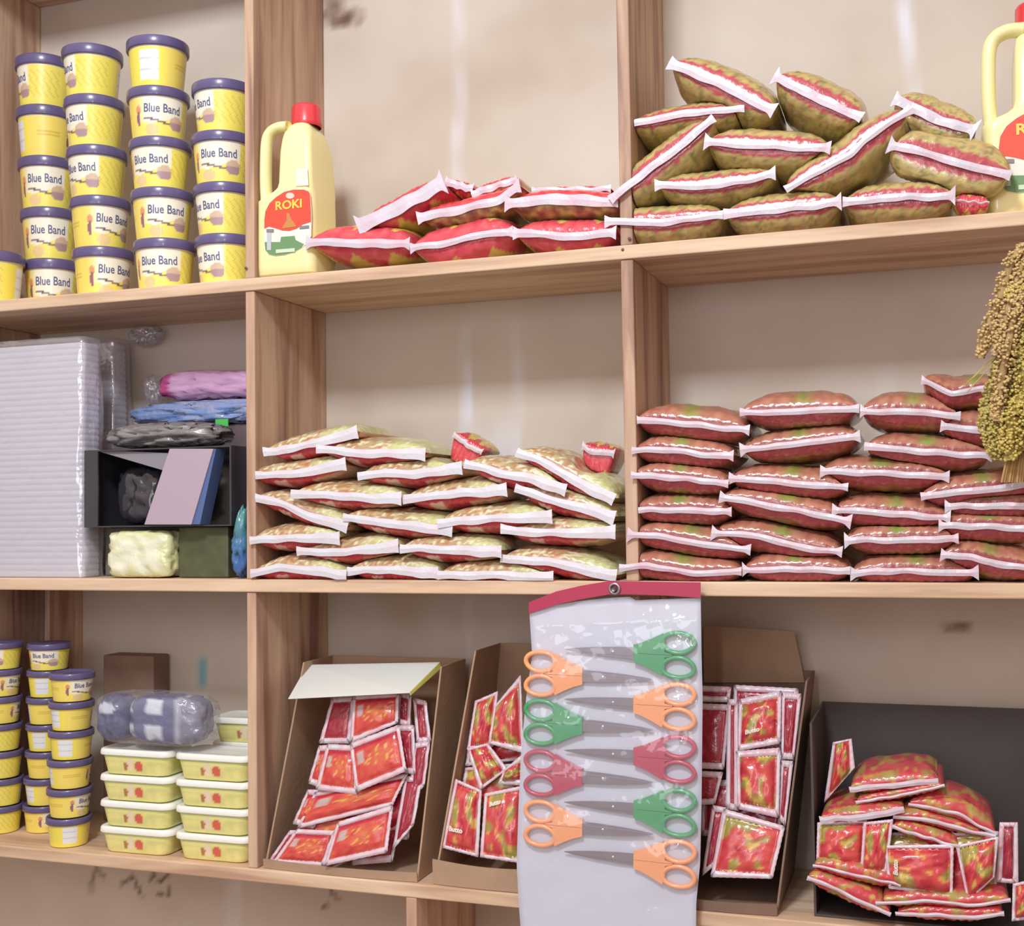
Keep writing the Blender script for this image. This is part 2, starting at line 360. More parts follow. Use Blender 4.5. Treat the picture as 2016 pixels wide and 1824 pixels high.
# ------------------------------------------------------------------ flat tubs with white lids
def rrect(hx, hy, r, n=6):
    pts = []
    for cx, cy, a0 in ((hx-r, hy-r, 0), (-hx+r, hy-r, 90), (-hx+r, -hy+r, 180), (hx-r, -hy+r, 270)):
        for k in range(n+1): a = math.radians(a0+90*k/n); pts.append((cx+r*math.cos(a), cy+r*math.sin(a)))
    return pts
def make_flat():
    root = thing('flat_spread_tub', 'x', 'tub'); hx, hy = .088, .048
    # even steps round the outline so that the print has room
    base = rrect(1, 1, .3, 6)
    def ring(sx, sy, r):
        p = rrect(sx, sy, r, 8); out = []
        for i in range(len(p)):
            a, b = p[i], p[(i+1) % len(p)]; d = math.hypot(b[0]-a[0], b[1]-a[1]); m_ = 30 if d > .03 else 1
            for k in range(m_): out.append((a[0]+(b[0]-a[0])*k/m_, a[1]+(b[1]-a[1])*k/m_))
        return out
    v, c = [], []; lv = [0, .03, .15, .25, .35, .45, .55, .65, .75, .85, .93, 1]
    N = len(ring(hx, hy, .022))
    for h in lv:
        s = .86+.10*h-(.02 if h == 0 else 0)
        for x, y in ring(hx*s, hy*s, .022)[:N]:
            v.append((x, y, h*.040+.0004)); k = (238, 230, 150)
            k = mixc(k, (210, 208, 134), .5+.9*nz(x*60, y*60, h*3)) if .12 < h < .72 else k
            if h > .8: k = (214, 226, 150)
            if y < 0 and math.hypot((x-.012)/.011, (h-.45)/.28) < 1: k = (212, 104, 84)
            if y < 0 and math.hypot((x+.008)/.008, (h-.5)/.3) < 1: k = (236, 214, 190)
            if y < 0 and math.hypot((x+.02)/.005, (h-.42)/.22) < 1: k = (176, 124, 84)
            c.append(k)
    f = grid_faces(len(lv), N, wrap=True, flip=True); f.append(tuple(range(N))); f.append(tuple(range((len(lv)-1)*N, len(lv)*N)))
    mesh('tub_body', v, f, PAPER, c, True, root)
    v = []; prof = [(.97, .0385), (1.02, .0385), (1.03, .040), (1.02, .047), (1.0, .0495), (.95, .0512), (.90, .0495), (.3, .0495)]
    ps = [rrect(hx*s, hy*s*1.01, .024*s, 6) for s, z in prof]
    for p, (s, z) in zip(ps, prof): v += [(x, y, z) for x, y in p]
    n = len(ps[0]); f = grid_faces(len(prof), n, wrap=True, flip=True); f.append(tuple(range((len(prof)-1)*n, len(prof)*n))[::-1])
    mesh('lid', v, f, LIDW, None, True, root)
    return root
fp = make_flat(); fu = False
for nm, Y, L, ysh in (('stack next to the small round tubs', .065, (257, 253, 252, 254), 0), ('stack against the divider', .065, (428, 424, 420, 420), 0)):
    for k, cx in enumerate(L):
        o = fp if not fu else copy_tree(fp); fu = True
        q = P(cx, 1670-50*k, Y-.05); o.location = (-.116 if cx > 350 else -.116-.186, Y, ZB+.001+k*.0535); o.rotation_euler = (0, 0, math.radians((1, .5, 1, .2)[k]))
        o.scale = (1, 1, 1.04)
        tag(o, f"{('bottom', 'second from the shelf', 'third from the shelf', 'topmost')[k]} flat white-lidded tub, {nm}", 'tub', 'flat tubs with white lids')
o = copy_tree(fp); q = Vector((-.116, 0, 0)); o.location = (q.x, .2, ZB+.001+4*.0535-.002); o.rotation_euler = (0, 0, .05)
tag(o, 'flat white-lidded tub set back behind the stack against the divider', 'tub', 'flat tubs with white lids')
for k in range(4):   # what it stands on
    o = copy_tree(fp); o.location = (q.x, .2, ZB+.001+k*.0535); o.rotation_euler = (0, 0, .03); o.scale = (1, 1, 1.03)
    tag(o, 'hidden flat white-lidded tub in the back row behind the divider-side stack', 'tub', 'flat tubs in the back row')

# ================================================================== pouches
def ramp_noise(u, s, k): return nz(u*k, s*k*.6, 1.3)
def pouch_col(kind, u, s, seed, n):
    """u -1..1 along the seal, s -1..1 round the pouch (0 at the front seal, + above)"""
    a = abs(s); j = nz(u*7+seed, s*5, 2.1); j2 = nz(u*17+seed*3, s*13, .4)
    if kind == 'olive':
        c = mixc((198, 174, 122), (178, 140, 102), .5+j)
        if j2 > .05: c = mixc(c, (188, 176, 100), min(1, (j2-.05)*4))
        if j2 < -.34: c = mixc(c, (128, 140, 78), .5)
        f = math.sin(u*14+seed+2.2*j)
        if f > .93 and a > .14: c = mixc(c, (112, 112, 66), .5)
        if a < .17+.06*j: c = mixc((172, 64, 80), (192, 92, 94), .5+j2)
        return c
    if kind == 'brown':
        c = mixc((186, 130, 106), (164, 102, 88), .5+j)
        f = math.exp(-((u+.06*math.sin(seed*5))/.15)**2)
        g = (122, 154, 66) if s > 0 else (186, 158, 74)
        if a > .08: c = mixc(c, g, f*(.75+.6*j2))
        if s < 0 and a < .34+.06*j: c = mixc((172, 70, 84), (190, 94, 96), .5+j2)
        elif s > 0 and a < .12: c = (150, 70, 70)
        if j2 > .33: c = mixc(c, (196, 128, 96), .5)
        return c
    if kind == 'rice':
        if s > 0:
            c = mixc((196, 182, 140), (170, 140, 100), .5+j)
            if u > .1: c = mixc(c, (204, 212, 152), min(1, (u-.1)*2.4)*(.75+j2))
            if j2 > .25 and u < .2: c = (186, 120, 84)
            if j2 < -.28: c = (226, 222, 190)
            if a < .03: c = (216, 170, 160)
            return c
        c = mixc((196, 50, 70), (214, 80, 92), .5+j2)
        if a > .2 and -.55 < u < -.3: c = (238, 196, 190)
        if a > .3 and u > .2: c = (222, 180, 150)
        return c
    if kind == 'red':
        c = mixc((204, 62, 80), (218, 92, 100), .5+j)
        f = abs((u*1.6+.1*math.sin(seed)+2) % 1.2-.6)
        if a > .26 and f < (a-.26)*.9: c = (216, 190, 96)
        if seed % 3 > 2 and s < 0 and a > .06: c = mixc(c, (222, 200, 130), .6+j)
        return c
    if kind == 'tan':
        if s < 0: return mixc((222, 200, 130), (150, 96, 84), .5+1.4*j)
        return mixc((208, 54, 66), (224, 84, 88), .5+j)
    # snack
    j = nz(u*3+seed, s*2.4, 2.1); c = mixc((196, 66, 78), (208, 92, 88), .5+j)
    g = nz(u*5+seed, s*4, .7)
    if g > .14: c = mixc(c, (196, 162, 84), min(.9, (g-.14)*5))
    if j > .3: c = mixc(c, (150, 156, 84), .6)
    return c
class Pouch: pass
def spec(pts, kind, label, t=.034, Y=0.0, L=.2, hb=.016, tu=None, td=None, ear=(1, 1), group=None, cat='packet', name='food_packet', pink=.5, wide=0, x0=None, x1=None):
    s = Pouch(); w_ = [P(a, b, Y) for a, b in pts]; s.pts = [(p.x, p.z) for p in w_]
    if x0 is not None:
        s.pts = [(max(x0, min(x1, x)), z) for x, z in s.pts]
    a, b = s.pts[0], s.pts[-1]; s.c = ((a[0]+b[0])/2, (a[1]+b[1])/2); s.W = math.hypot(b[0]-a[0], b[1]-a[1]); s.d = ((b[0]-a[0])/s.W, (b[1]-a[1])/s.W); s.n = (-s.d[1], s.d[0])
    s.loc = []
    for p in s.pts: dx, dz = p[0]-s.c[0], p[1]-s.c[1]; s.loc.append((dx*s.d[0]+dz*s.d[1], dx*s.n[0]+dz*s.n[1]))
    s.kind, s.label, s.Y, s.L, s.hb, s.ear, s.group, s.cat, s.name, s.pink, s.wide = kind, label, Y, L, hb, ear, group, cat, name, pink, wide
    s.tu = tu or t; s.td = td or t; s.seed = random.random()*10
    return s
def cl(s, a):
    """height of the seal line over the chord at distance a from its middle"""
    L = s.loc
    if a <= L[0][0]: return L[0][1]
    for i in range(len(L)-1):
        if a <= L[i+1][0]:
            t = (a-L[i][0])/max(1e-6, L[i+1][0]-L[i][0]); t = t*t*(3-2*t)*.5+t*.5
            return L[i][1]*(1-t)+L[i+1][1]*t
    return L[-1][1]
def gf(s, x, z):
    dx, dz = x-s.c[0], z-s.c[1]; a = dx*s.d[0]+dz*s.d[1]; b = dx*s.n[0]+dz*s.n[1]-cl(s, a)
    return (abs(a)/(s.W*.5))**3.2 + (abs(b)/(s.tu if b > 0 else s.td))**1.8
def build_pile(specs, floor_z, xlo, xhi, ymax=None, z_hi=None, xin=None):
    for i, s in enumerate(specs):
        nb = [q for q in specs if q is not s and math.hypot(q.c[0]-s.c[0], q.c[1]-s.c[1]) < (q.W+s.W)/2+.06]
        def W3(a, b, y): return (s.c[0]+a*s.d[0]+b*s.n[0], y, s.c[1]+a*s.d[1]+b*s.n[1])
        root = thing(s.name, s.label, s.cat, (0, 0, 0), s.group)
        nu, nf = 41, 26; s.over = s.Y < .0035 and (min(p[0] for p in s.pts) < xlo+.002 or max(p[0] for p in s.pts) > xhi-.002)
        verts, cols = [], []
        phis = []
        for k in range(nf):
            p = k/(nf-1); phis.append(math.pi*(p**1.35))
        Lh = s.L/2
        for iu in range(nu):
            u = -1+2*iu/(nu-1); u = math.copysign(abs(u)**.85, u); fx = max(0, 1-abs(u)**3.4)**.55; a = u*s.W*.49
            for side in (1, -1):
                for k, ph in enumerate(phis):
                    if side == -1 and k in (0, nf-1): continue
                    h = max(0, math.sin(ph))**.62; y = s.Y+.004+Lh*(1-math.cos(ph))*(1-.05*abs(u)**4)
                    cr = .0022*math.sin(u*38+s.seed*7+3*nz(u*5, s.seed))*math.exp(-ph*1.6)*min(1, ph*5) + .003*nz(u*4+s.seed, ph*3, side)*h
                    t_ = (s.tu if side > 0 else s.td)*fx*h; b = cl(s, a)*max(0, 1-ph*.3)+side*(t_+cr*fx)
                    x, yy, z = W3(a, b, y)
                    g0 = gf(s, x, z)
                    worst = None
                    for q in nb:
                        if gf(q, x, z) < g0: worst = True; break
                    if worst:
                        # pressed flat against the neighbour
                        done = False
                        for cf in (.96, .8, .5, 0):
                            tx, _, tz = W3(a*cf, cl(s, a*cf), y)
                            gt = gf(s, tx, tz)
                            if all(gf(q, tx, tz) >= gt for q in nb):
                                lo, hi = 0.0, 1.0
                                for _ in range(9):
                                    mm = (lo+hi)/2; mx_, mz = x+(tx-x)*mm, z+(tz-z)*mm; gm = gf(s, mx_, mz)
                                    if all(gf(q, mx_, mz) >= gm for q in nb): hi = mm
                                    else: lo = mm
                                x, z = x+(tx-x)*(hi*.97+.03), z+(tz-z)*(hi*.97+.03); done = True; break
                        if not done: x, _, z = W3(a*.3, 0, y)
                    z = max(z, floor_z+.0008)
                    if z_hi: z = min(z, z_hi)
                    x = max(xlo+.001, min(xhi-.001, x)); y = min(y, (ymax or D)-.003)
                    if xin is not None and y > .018: x = max(x, xin)
                    verts.append((x, y, z)); cols.append(pouch_col(s.kind, u, side*math.sin(min(ph, 2.2)/2.2*math.pi/2)*1.0 if True else 0, s.seed, i))
        row = nf+nf-2; faces = []
        # loop round the section: upper front->back, then lower back->front
        order = list(range(nf))+[nf+k for k in range(nf-2)][::-1]
        for iu in range(nu-1):
            for k in range(row):
                a_, b_ = order[k], order[(k+1) % row]
                faces.append((iu*row+a_, iu*row+b_, (iu+1)*row+b_, (iu+1)*row+a_))
        faces.append(tuple(order)[::-1]); faces.append(tuple((nu-1)*row+o_ for o_ in order))
        mesh('pouch', verts, faces, PRINT, cols, True, root)
        # the flat crimped seal along the front edge
        sv, sc = [], []; ns = 48
        for k in range(ns):
            u = -1+2*k/(ns-1); a = u*s.W*.5; e = s.ear[0] if u < 0 else s.ear[1]
            q = max(0, (abs(u)-.90)/.10); hh = s.hb*.40*(1+.8*e*q)*(1+.3*nz(u*2.5+s.seed, 3))+s.wide*.004*max(0, u)
            wv_ = .003*nz(u*2.6, s.seed)
            yb = s.Y-.0015-.001*math.sin(u*9+s.seed)
            base = cl(s, a)+wv_-s.hb*.12
            for (dy, db) in ((-.0035, 1), (-.0042, 0), (-.0025, -1), (-.0012, -1), (-.0030, 0), (-.0022, 1)):
                x, y, z = W3(a, base+db*hh, yb+dy)
                if s.over: y += min(0, .0022-s.Y)
                else: x = max(xlo+.001, min(xhi-.001, x))
                sv.append((x, y, max(z, floor_z+.0006)))
                pk = s.pink*(.45+.9*nz(u*3.1+s.seed, 4.4)); sc.append((mixc((222, 222, 232), (226, 196, 206), pk) if s.kind == 'rice' else mixc((212, 204, 216), (220, 170, 184), pk)))
        n = 6; sf = grid_faces(ns, n, wrap=True); sf.append(tuple(range(n))); sf.append(tuple(range((ns-1)*n, ns*n))[::-1])
        mesh('seal', sv, sf, SEAL, sc, False, root)

def Z(o, s, *pp): return [(o[0]+a/s, o[1]+b/s) for a, b in pp]
# ---- upper shelf, bay by the yellow jerrycan: red packets
z1 = lambda *p: Z((600, 300), 2.88, *p)
G = 'red packets on the upper shelf'
pile = [
 spec(z1((14, 505), (300, 512), (600, 512)), 'red', 'bulging red packet lying on upper shelf, touching the yellow jerrycan', t=.05, td=.036, group=G, hb=.02, pink=.6),
 spec(z1((600, 540), (860, 505), (1010, 460), (1185, 445)), 'red', 'red packet on upper shelf, middle of the three bottom red ones', t=.05, td=.045, group=G, hb=.016),
 spec(z1((1185, 455), (1480, 470), (1770, 450)), 'red', 'red packet on upper shelf, bottom one beside the green packets', t=.042, td=.036, group=G, hb=.018),
 spec(z1((300, 420), (540, 300), (790, 160)), 'red', 'tilted red packet with wide white seal leaning on the bottom red packets', t=.036, Y=.01, hb=.034, group=G, pink=.3),
 spec(z1((640, 365), (900, 320), (1100, 270), (1225, 185)), 'tan', 'red packet with cream underside and curled up seal, middle of upper pile', t=.032, Y=.01, hb=.02, group=G),
 spec(z1((1140, 285), (1400, 262), (1815, 275)), 'tan', 'flat red packet with cream underside below the long green packet seal', t=.032, Y=.005, hb=.024, group=G, pink=.7),
]
pile += [
 spec(z1((800, 165), (960, 205)), 'red', 'red packet end poking up behind the tilted one on the red pile', t=.02, tu=.012, Y=.06, L=.1, hb=.018, group=G),
 spec(z1((950, 235), (1210, 150)), 'red', 'red packet lying behind the curled-seal packet at the pile top', t=.022, Y=.055, L=.12, hb=.016, group=G),
 spec(z1((1290, 218), (1740, 205)), 'red', 'red packet lying flat at the back, behind the cream-bottomed one', t=.014, Y=.06, L=.16, hb=.012, group=G),
]
build_pile(pile, ZU, .0, W-.024)
# ---- upper shelf, green-brown packets
z2 = lambda *p: Z((1180, 80), 2.411, *p)
G = 'green and gold packets on the upper shelf'
o_ = 'olive'
pile = [
 spec(z2((28, 858), (300, 858), (590, 822)), o_, 'green-gold packet on upper shelf, bottom layer, beside the red packets', t=.042, group=G, ear=(1.2, .3)),
 spec(z2((590, 822), (860, 795), (1150, 762)), o_, 'green-gold packet in the middle of the bottom layer on upper shelf', t=.042, td=.045, group=G, hb=.018, ear=(.3, 1.4)),
 spec(z2((1155, 765), (1400, 742), (1690, 735)), o_, 'green-gold packet of bottom layer with one white corner ear, jerrycan side', t=.042, td=.045, group=G, ear=(.3, 1.8)),
 spec(z2((265, 685), (480, 688), (700, 660), (838, 625)), o_, 'green-gold packet in second layer, lying under the level middle packet', t=.038, Y=.002, group=G, ear=(1.2, 1.4)),
 spec(z2((50, 755), (300, 560), (545, 368)), o_, 'steep green-gold packet with long seal rising from the red packets', t=.044, Y=-.004, group=G, ear=(.6, .4), hb=.017, pink=.2),
 spec(z2((500, 478), (800, 500), (1100, 508)), o_, 'level green-gold packet in the middle of the pile with glinting red band', t=.046, Y=.0, group=G, ear=(1.6, 1)),
 spec(z2((880, 705), (1190, 540), (1260, 470), (1480, 320)), o_, 'steep green-gold packet with creased seal climbing towards the yellow jerrycan', t=.046, Y=-.003, group=G, ear=(.4, .8), hb=.014),
 spec(z2((1375, 490), (1650, 560), (1955, 640)), o_, 'large green-gold packet sloping down onto the second yellow jerrycan', t=.05, Y=.002, L=.055, group=G, ear=(1.8, .5), hb=.016),
 spec(z2((130, 400), (400, 345), (690, 320)), o_, 'green-gold packet of the third layer against the divider board', t=.034, Y=.03, group=G, ear=(.4, .4), hb=.015),
 spec(z2((338, 98), (600, 215), (835, 335)), o_, 'highest green-gold packet, tilted, alone on top beside the divider', t=.044, tu=.05, Y=.02, group=G, ear=(.7, 1), hb=.02, pink=.3),
 spec(z2((835, 165), (1020, 260), (1250, 365)), o_, 'tilted green-gold packet on pile top between two other sloping ones', t=.044, tu=.05, Y=.02, group=G, ear=(2, .4), hb=.019, pink=.35),
 spec(z2((1400, 275), (1620, 375), (1790, 425)), o_, 'top green-gold packet tucked beside the handle of the jerrycan', t=.034, Y=.02, L=.05, group=G, ear=(1, 1.5), hb=.02, pink=.1),
]
pile += [spec([(1876, 396), (1948, 400)], 'red', 'small red packet squeezed under green-gold ones next to the second jerrycan', t=.018, Y=.012, L=.045, hb=.004, ear=(0, 0), group=None)]
build_pile(pile, ZU, W+.001, 1.5)

# ---- middle shelf, centre bay: white sealed packets
z3 = lambda *p: Z((480, 820), 2.6526, *p)
G = 'white-sealed packets on the middle shelf'
A_ = ['beside the household goods', 'second from the household goods', 'third from the household goods', 'against the brown packets']
rows = [
 ('bottom layer', [[(40, 815), (200, 785), (400, 800), (540, 835)], [(545, 800), (740, 795), (1020, 812)], [(1015, 822), (1300, 825), (1620, 838)]]),
 ('second layer', [None, [(280, 700), (540, 705), (680, 685), (812, 672)], [(820, 682), (1100, 692), (1350, 700)], [(1345, 735), (1650, 762), (1950, 832)]]),
 ('third layer', [[(35, 640), (250, 632), (505, 628)], None, None, [(1345, 575), (1450, 598), (1720, 605), (1945, 600)]]),
 ('fourth layer', [[(62, 418), (200, 452), (350, 512), (550, 572)], [(525, 520), (760, 555), (1095, 590)], [(1015, 548), (1280, 532), (1615, 520)], None]),
 ('fifth layer', [None, [(250, 402), (420, 405), (620, 418), (828, 425)], [(832, 430), (1100, 398), (1378, 378)], [(1422, 365), (1600, 430), (1800, 480), (1942, 525)]]),
 ('sixth layer', [[(22, 308), (300, 290), (538, 240)], [(600, 308), (750, 290), (900, 295), (1145, 262)], [(1158, 238), (1330, 290), (1500, 318), (1688, 380)], None]),
 ('top layer', [[(105, 175), (180, 178), (400, 130), (600, 78)], [(385, 165), (600, 185), (955, 190)], None, [(1432, 178), (1600, 250), (1750, 340), (1940, 430)]]),
]
pile = []
for rn, L in rows:
    for k, p in enumerate(L):
        if p:
            pile.append(spec(z3(*p), 'rice', f'red and cream packet, broad white seal, {rn}, {A_[k]}', t=.03, tu=.032, td=.032, hb=.019, Y=-.002+.004*((k+len(pile)) % 3), group=G, pink=.35, wide=1, ear=(.2, .3)))
pile += [
 spec(z3((1100, 90), (1175, 150), (1250, 185)), 'red', 'red packet corner with white edges sticking up behind the white-sealed pile', tu=.014, td=.07, Y=.1, L=.1, hb=.012, group=None, pink=.3),
 spec(z3((1770, 150), (1820, 180), (1940, 190)), 'red', 'red packet behind the pile in the corner by the brown packets', tu=.016, td=.07, Y=.1, L=.1, hb=.014, group=None, pink=.3),
]
build_pile(pile, ZM, .0, W-.024)

# ---- middle shelf, brown packets
z4 = lambda *p: Z((1220, 700), 2.5327, *p)
G = 'brown packets on the middle shelf'
B_ = ['stack beside the divider', 'second stack from the divider', 'third stack from the divider', 'stack behind the dried seed heads']
cols4 = [
 [[(0, 1050), (140, 1045), (380, 1085), (610, 1075)], [(40, 890), (180, 895), (450, 940), (655, 970)], [(60, 765), (300, 768), (560, 775)], [(60, 590), (300, 610), (545, 635)], [(62, 470), (200, 465), (430, 492), (570, 495)], [(68, 318), (300, 335), (650, 370)]],
 [[(612, 1062), (880, 1065), (1150, 1070)], [(460, 878), (700, 900), (900, 952), (1112, 975)], [(500, 700), (800, 755), (1158, 822)], [(545, 610), (820, 628), (1140, 658)], [(600, 468), (900, 435), (1200, 398)], [(600, 278), (850, 280), (1195, 262)]],
 [[(1150, 1078), (1400, 1070), (1600, 1080), (1790, 1080)], [(1120, 915), (1400, 918), (1690, 908)], [(1060, 765), (1350, 785), (1650, 805)], [(1000, 572), (1300, 585), (1645, 598)], [(1220, 450), (1500, 475), (1858, 498)], [(1200, 272), (1450, 280), (1700, 300)]],
 [[(1600, 990), (1760, 1000), (1880, 1035), (2120, 1065)], [(1590, 842), (1820, 850), (2120, 862)], [(1620, 745), (1840, 748), (2120, 745)], [(1500, 700), (1800, 665), (2120, 632)], None, [(1600, 348), (1750, 365), (2100, 400)]],
]
pile = []
LV = ['bottom', 'second', 'third', 'fourth', 'fifth', 'topmost']
for k, L in enumerate(cols4):
    for j, p in enumerate(L):
        if p: pile.append(spec(z4(*p), 'brown', f"{LV[j]+(' brown packet' if j in (0, 5) else ' brown packet up')}, {B_[k]}", t=.034, tu=.034, hb=.0135, Y=-.002+.004*((k+j) % 3), group=G, pink=.55, ear=(random.choice((.4, 1.5, 2)), random.choice((.5, 1.2, 1.8)))))
for s in pile:
    if s.label.startswith('topmost'): s.tu = .04
pile.append(spec(z4((1505, 118), (1655, 190), (1800, 165), (2000, 165)), 'brown', 'brown packet lying above the others with V-shaped seal beside the seed heads', t=.036, tu=.03, Y=.02, hb=.012, group=G))
build_pile(pile, ZM, W+.001, 1.6)

# ================================================================== yellow jerrycans
def make_can():
    Y0 = .0; o = P(560, 540, Y0); root = thing('oil_jerrycan', 'x', 'jerrycan', (o.x, Y0+.06, ZU+.001))
    zz = lambda a, b: P(480+a/4.93, 180+b/4.93, Y0)
    base = zz(400, 1790).z
    lev = [(1790, 78, 604, .100), (1778, 58, 615, .110), (1700, 46, 620, .116), (1400, 36, 617, .118), (1100, 28, 612, .118), (1050, 52, 610, .118), (1000, 130, 607, .118), (968, 205, 604, .117), (930, 252, 601, .116), (880, 268, 597, .115), (720, 272, 588, .112), (560, 275, 576, .107), (450, 278, 562, .100), (380, 284, 548, .092), (330, 300, 528, .082), (300, 325, 510, .072), (278, 350, 492, .062), (262, 362, 486, .060)]
    sh = 1.0
    v = []; n = 0; N = None
    for k, (y, a, b, dp) in enumerate(lev):
        pa, pb = zz(max(a, 58), y), zz(b, y); hx = (pb.x-pa.x)/2; cx = (pa.x+pb.x)/2-o.x; hy = dp/2; r = min(hx, hy)*(.36 if k < 12 else .36+.1*(k-11)); r = min(r, min(hx, hy)*.98)
        z = (pa.z+pb.z)/2-base
        pts = rrect(hx, hy, r, 7); N = len(pts)
        lean = 0
        v += [(cx+x, y_+lean, z) for x, y_ in pts]
    f = grid_faces(len(lev), N, wrap=True, flip=True); f.append(tuple(range(N))); f.append(tuple(range((len(lev)-1)*N, len(lev)*N))[::-1])
    b = mesh('can_body', v, f, YEL, None, True, root); bevel(b, .001, 1)
    ctop = (zz(362, 262).x+zz(486, 262).x)/2-o.x; ztop = zz(420, 262).z-base
    r = .031; v, f = lathe([(r*.9, ztop-.004), (r*.9, ztop+.002)], 40)
    v, f = lathe([(r*.96, ztop-.006), (r*1.04, ztop-.004), (r*1.02, ztop+.004), (r, ztop+.006), (r*.97, ztop+.034), (r*.9, ztop+.038), (0.001, ztop+.039)], 48)
    v = [(x*(1+.012*(k % 48 % 2)*(2 < k//48 < 5))+ctop, y*(1+.012*(k % 2)*(2 < k//48 < 5)), z) for k, (x, y, z) in enumerate(v)]
    mesh('screw_cap', v, f, REDP, None, True, root)
    hp = [(400, 372), (300, 378), (228, 420), (192, 480), (178, 570), (174, 700), (172, 850), (174, 980), (182, 1100)]
    pp = []
    for a, y in hp: q = P(480+a/4.93, 180+y/4.93-2, Y0+.026); pp.append((q.x-o.x, -.034, q.z-base))
    # smooth the path
    pth = []
    for i in range(len(pp)-1):
        for t in (0, .25, .5, .75): pth.append(tuple(pp[i][j]*(1-t)+pp[i+1][j]*t for j in range(3)))
    pth.append(pp[-1]); 
    for _ in range(3): pth = [pth[0]]+[tuple((pth[i-1][j]+2*pth[i][j]+pth[i+1][j])/4 for j in range(3)) for i in range(1, len(pth)-1)]+[pth[-1]]
    v, f = tube(pth, .0112, 16, sx=1, sy=1.4); mesh('handle', v, f, YEL, None, True, root)
    # label, a thin printed sheet on the front face
    yf = -.0595; lab = root
    def sheet(name, poly, dy, col, par):
        q = [zz(a, y) for a, y in poly]; return slab(name, [(p.x-o.x, yf-dy, p.z-base) for p in q], .0004, mat('label_'+name, col, rough=.35), par, 0) if len(q) == 4 else mesh(name, [(p.x-o.x, yf-dy, p.z-base) for p in q]+[(p.x-o.x, yf-dy+.0012, p.z-base) for p in q], [tuple(range(len(q)))[::-1]]+[(i, (i+1) % len(q), (i+1) % len(q)+len(q), i+len(q)) for i in range(len(q))], mat('label_'+name, col, rough=.35), None, False, par)
    back = [(600, 1010), (585, 985), (540, 968), (440, 968), (350, 990), (270, 1040), (205, 1100), (165, 1180), (155, 1260), (155, 1480), (165, 1560), (200, 1600), (260, 1614), (350, 1605), (450, 1575), (520, 1535), (580, 1480), (610, 1420), (612, 1200)]
    lb = sheet('paper_label', back, .0002, (236, 232, 222), root)
    red = [(598, 1012), (583, 988), (540, 972), (440, 972), (350, 994), (272, 1044), (208, 1104), (168, 1182), (158, 1262), (158, 1350), (200, 1330), (260, 1345), (330, 1368), (400, 1372), (470, 1350), (530, 1310), (608, 1285), (608, 1200)]
    sheet('red_field', red, .0010, (226, 84, 66), lb)
    grn = [(160, 1480), (168, 1556), (203, 1597), (262, 1610), (350, 1601), (448, 1572), (518, 1532), (540, 1500), (460, 1460), (450, 1420), (320, 1430), (310, 1480)]
    sheet('green_field', grn, .0010, (112, 150, 104), lb)
    sheet('white_strip', [(272, 1590), (455, 1575), (455, 1540), (272, 1555)], .0018, (206, 222, 196), lb)
    sheet('tan_shape', [(330, 1350), (470, 1330), (420, 1260), (395, 1200), (375, 1200), (375, 1270)], .0016, (200, 140, 80), lb)
    for q4 in ([(180, 1385), (250, 1385), (250, 1355), (180, 1355)], [(500, 1355), (592, 1345), (592, 1318), (500, 1328)]): sheet('grey_print', q4, .0016, (140, 130, 136), lb)
    sheet('blue_print', [(185, 1560), (225, 1560), (225, 1390), (185, 1390)], .0014, (190, 196, 204), lb)
    sheet('round_mark', [(408+42*math.cos(t*.5236), 1032+30*math.sin(t*.5236)) for t in range(12)], .0018, (238, 206, 190), lb)
    tv, tf = text_verts('ROKI', .03); cc = zz(395, 1122); s = .0265
    mesh('lettering', [(cc.x-o.x+p.x*s, yf-.002, cc.z-base+p.y*s*.9) for p in tv], tf, mat('yellow_ink', (246, 206, 90), rough=.4), None, False, lb)
    st = sheet('price_sticker', [(460, 940), (585, 930), (575, 760), (470, 770)], .0004, (244, 234, 214), root)
    return root
can = make_can(); can.location.x += .010; tag(can, 'yellow plastic jerrycan with red screw cap standing by the large tubs', 'jerrycan', 'yellow jerrycans on the upper shelf')
can2 = copy_tree(can); q = P(1925, 200, .07)
# its handle must meet the photograph's: the handle is about .083 left of the origin
can2.scale = (1.07,)*3; can2.location = (P(1930, 180, .09).x-1.07*(P(480+172/4.93, 350, .026).x-P(560, 540, 0).x-.0118), .124, ZU+.001); tag(can2, 'yellow jerrycan behind the green and gold packets, handle towards the pile', 'jerrycan', 'yellow jerrycans on the upper shelf')

# ================================================================== middle shelf, household goods
# sleeves of nested clear plastic tubs
def ribbed(name, x0, x1, y0, y1, z0, z1, n, m, parent, r=.02, amp=.004, lean=0.0):
    v = []; nn = n*6; N = None
    for k in range(nn+1):
        t = k/nn; z = z0+(z1-z0)*t; a = abs(math.sin(math.pi*t*n))**.5*amp; cx, cy = (x0+x1)/2+lean*t, (y0+y1)/2
        pts = rrect((x1-x0)/2-amp+a, (y1-y0)/2-amp+a, r, 5); N = len(pts); v += [(cx+x, cy+y, z) for x, y in pts]
    f = grid_faces(nn+1, N, wrap=True, flip=True); f.append(tuple(range(N))); f.append(tuple(range(nn*N, (nn+1)*N))[::-1])
    return mesh(name, v, f, m, None, True, parent)
MILK = mat('milky_plastic', (212, 211, 226), rough=.25, coat=.5, sss=.2)
p0, p1 = P(-60, 1130, .01), P(158, 1130, .01); ztp = P(150, 668, .05).z
r_ = thing('plastic_container_stack', 'tall sleeve of nested clear plastic containers standing on the middle shelf', 'plastic containers', (0, 0, 0))
ribbed('containers', p0.x+.004, p1.x-.004, .022, .085, ZM+.001, ztp-.012, 38, MILK, r_, r=.012, amp=.0014)
v = []; nuu, nvv = 50, 44
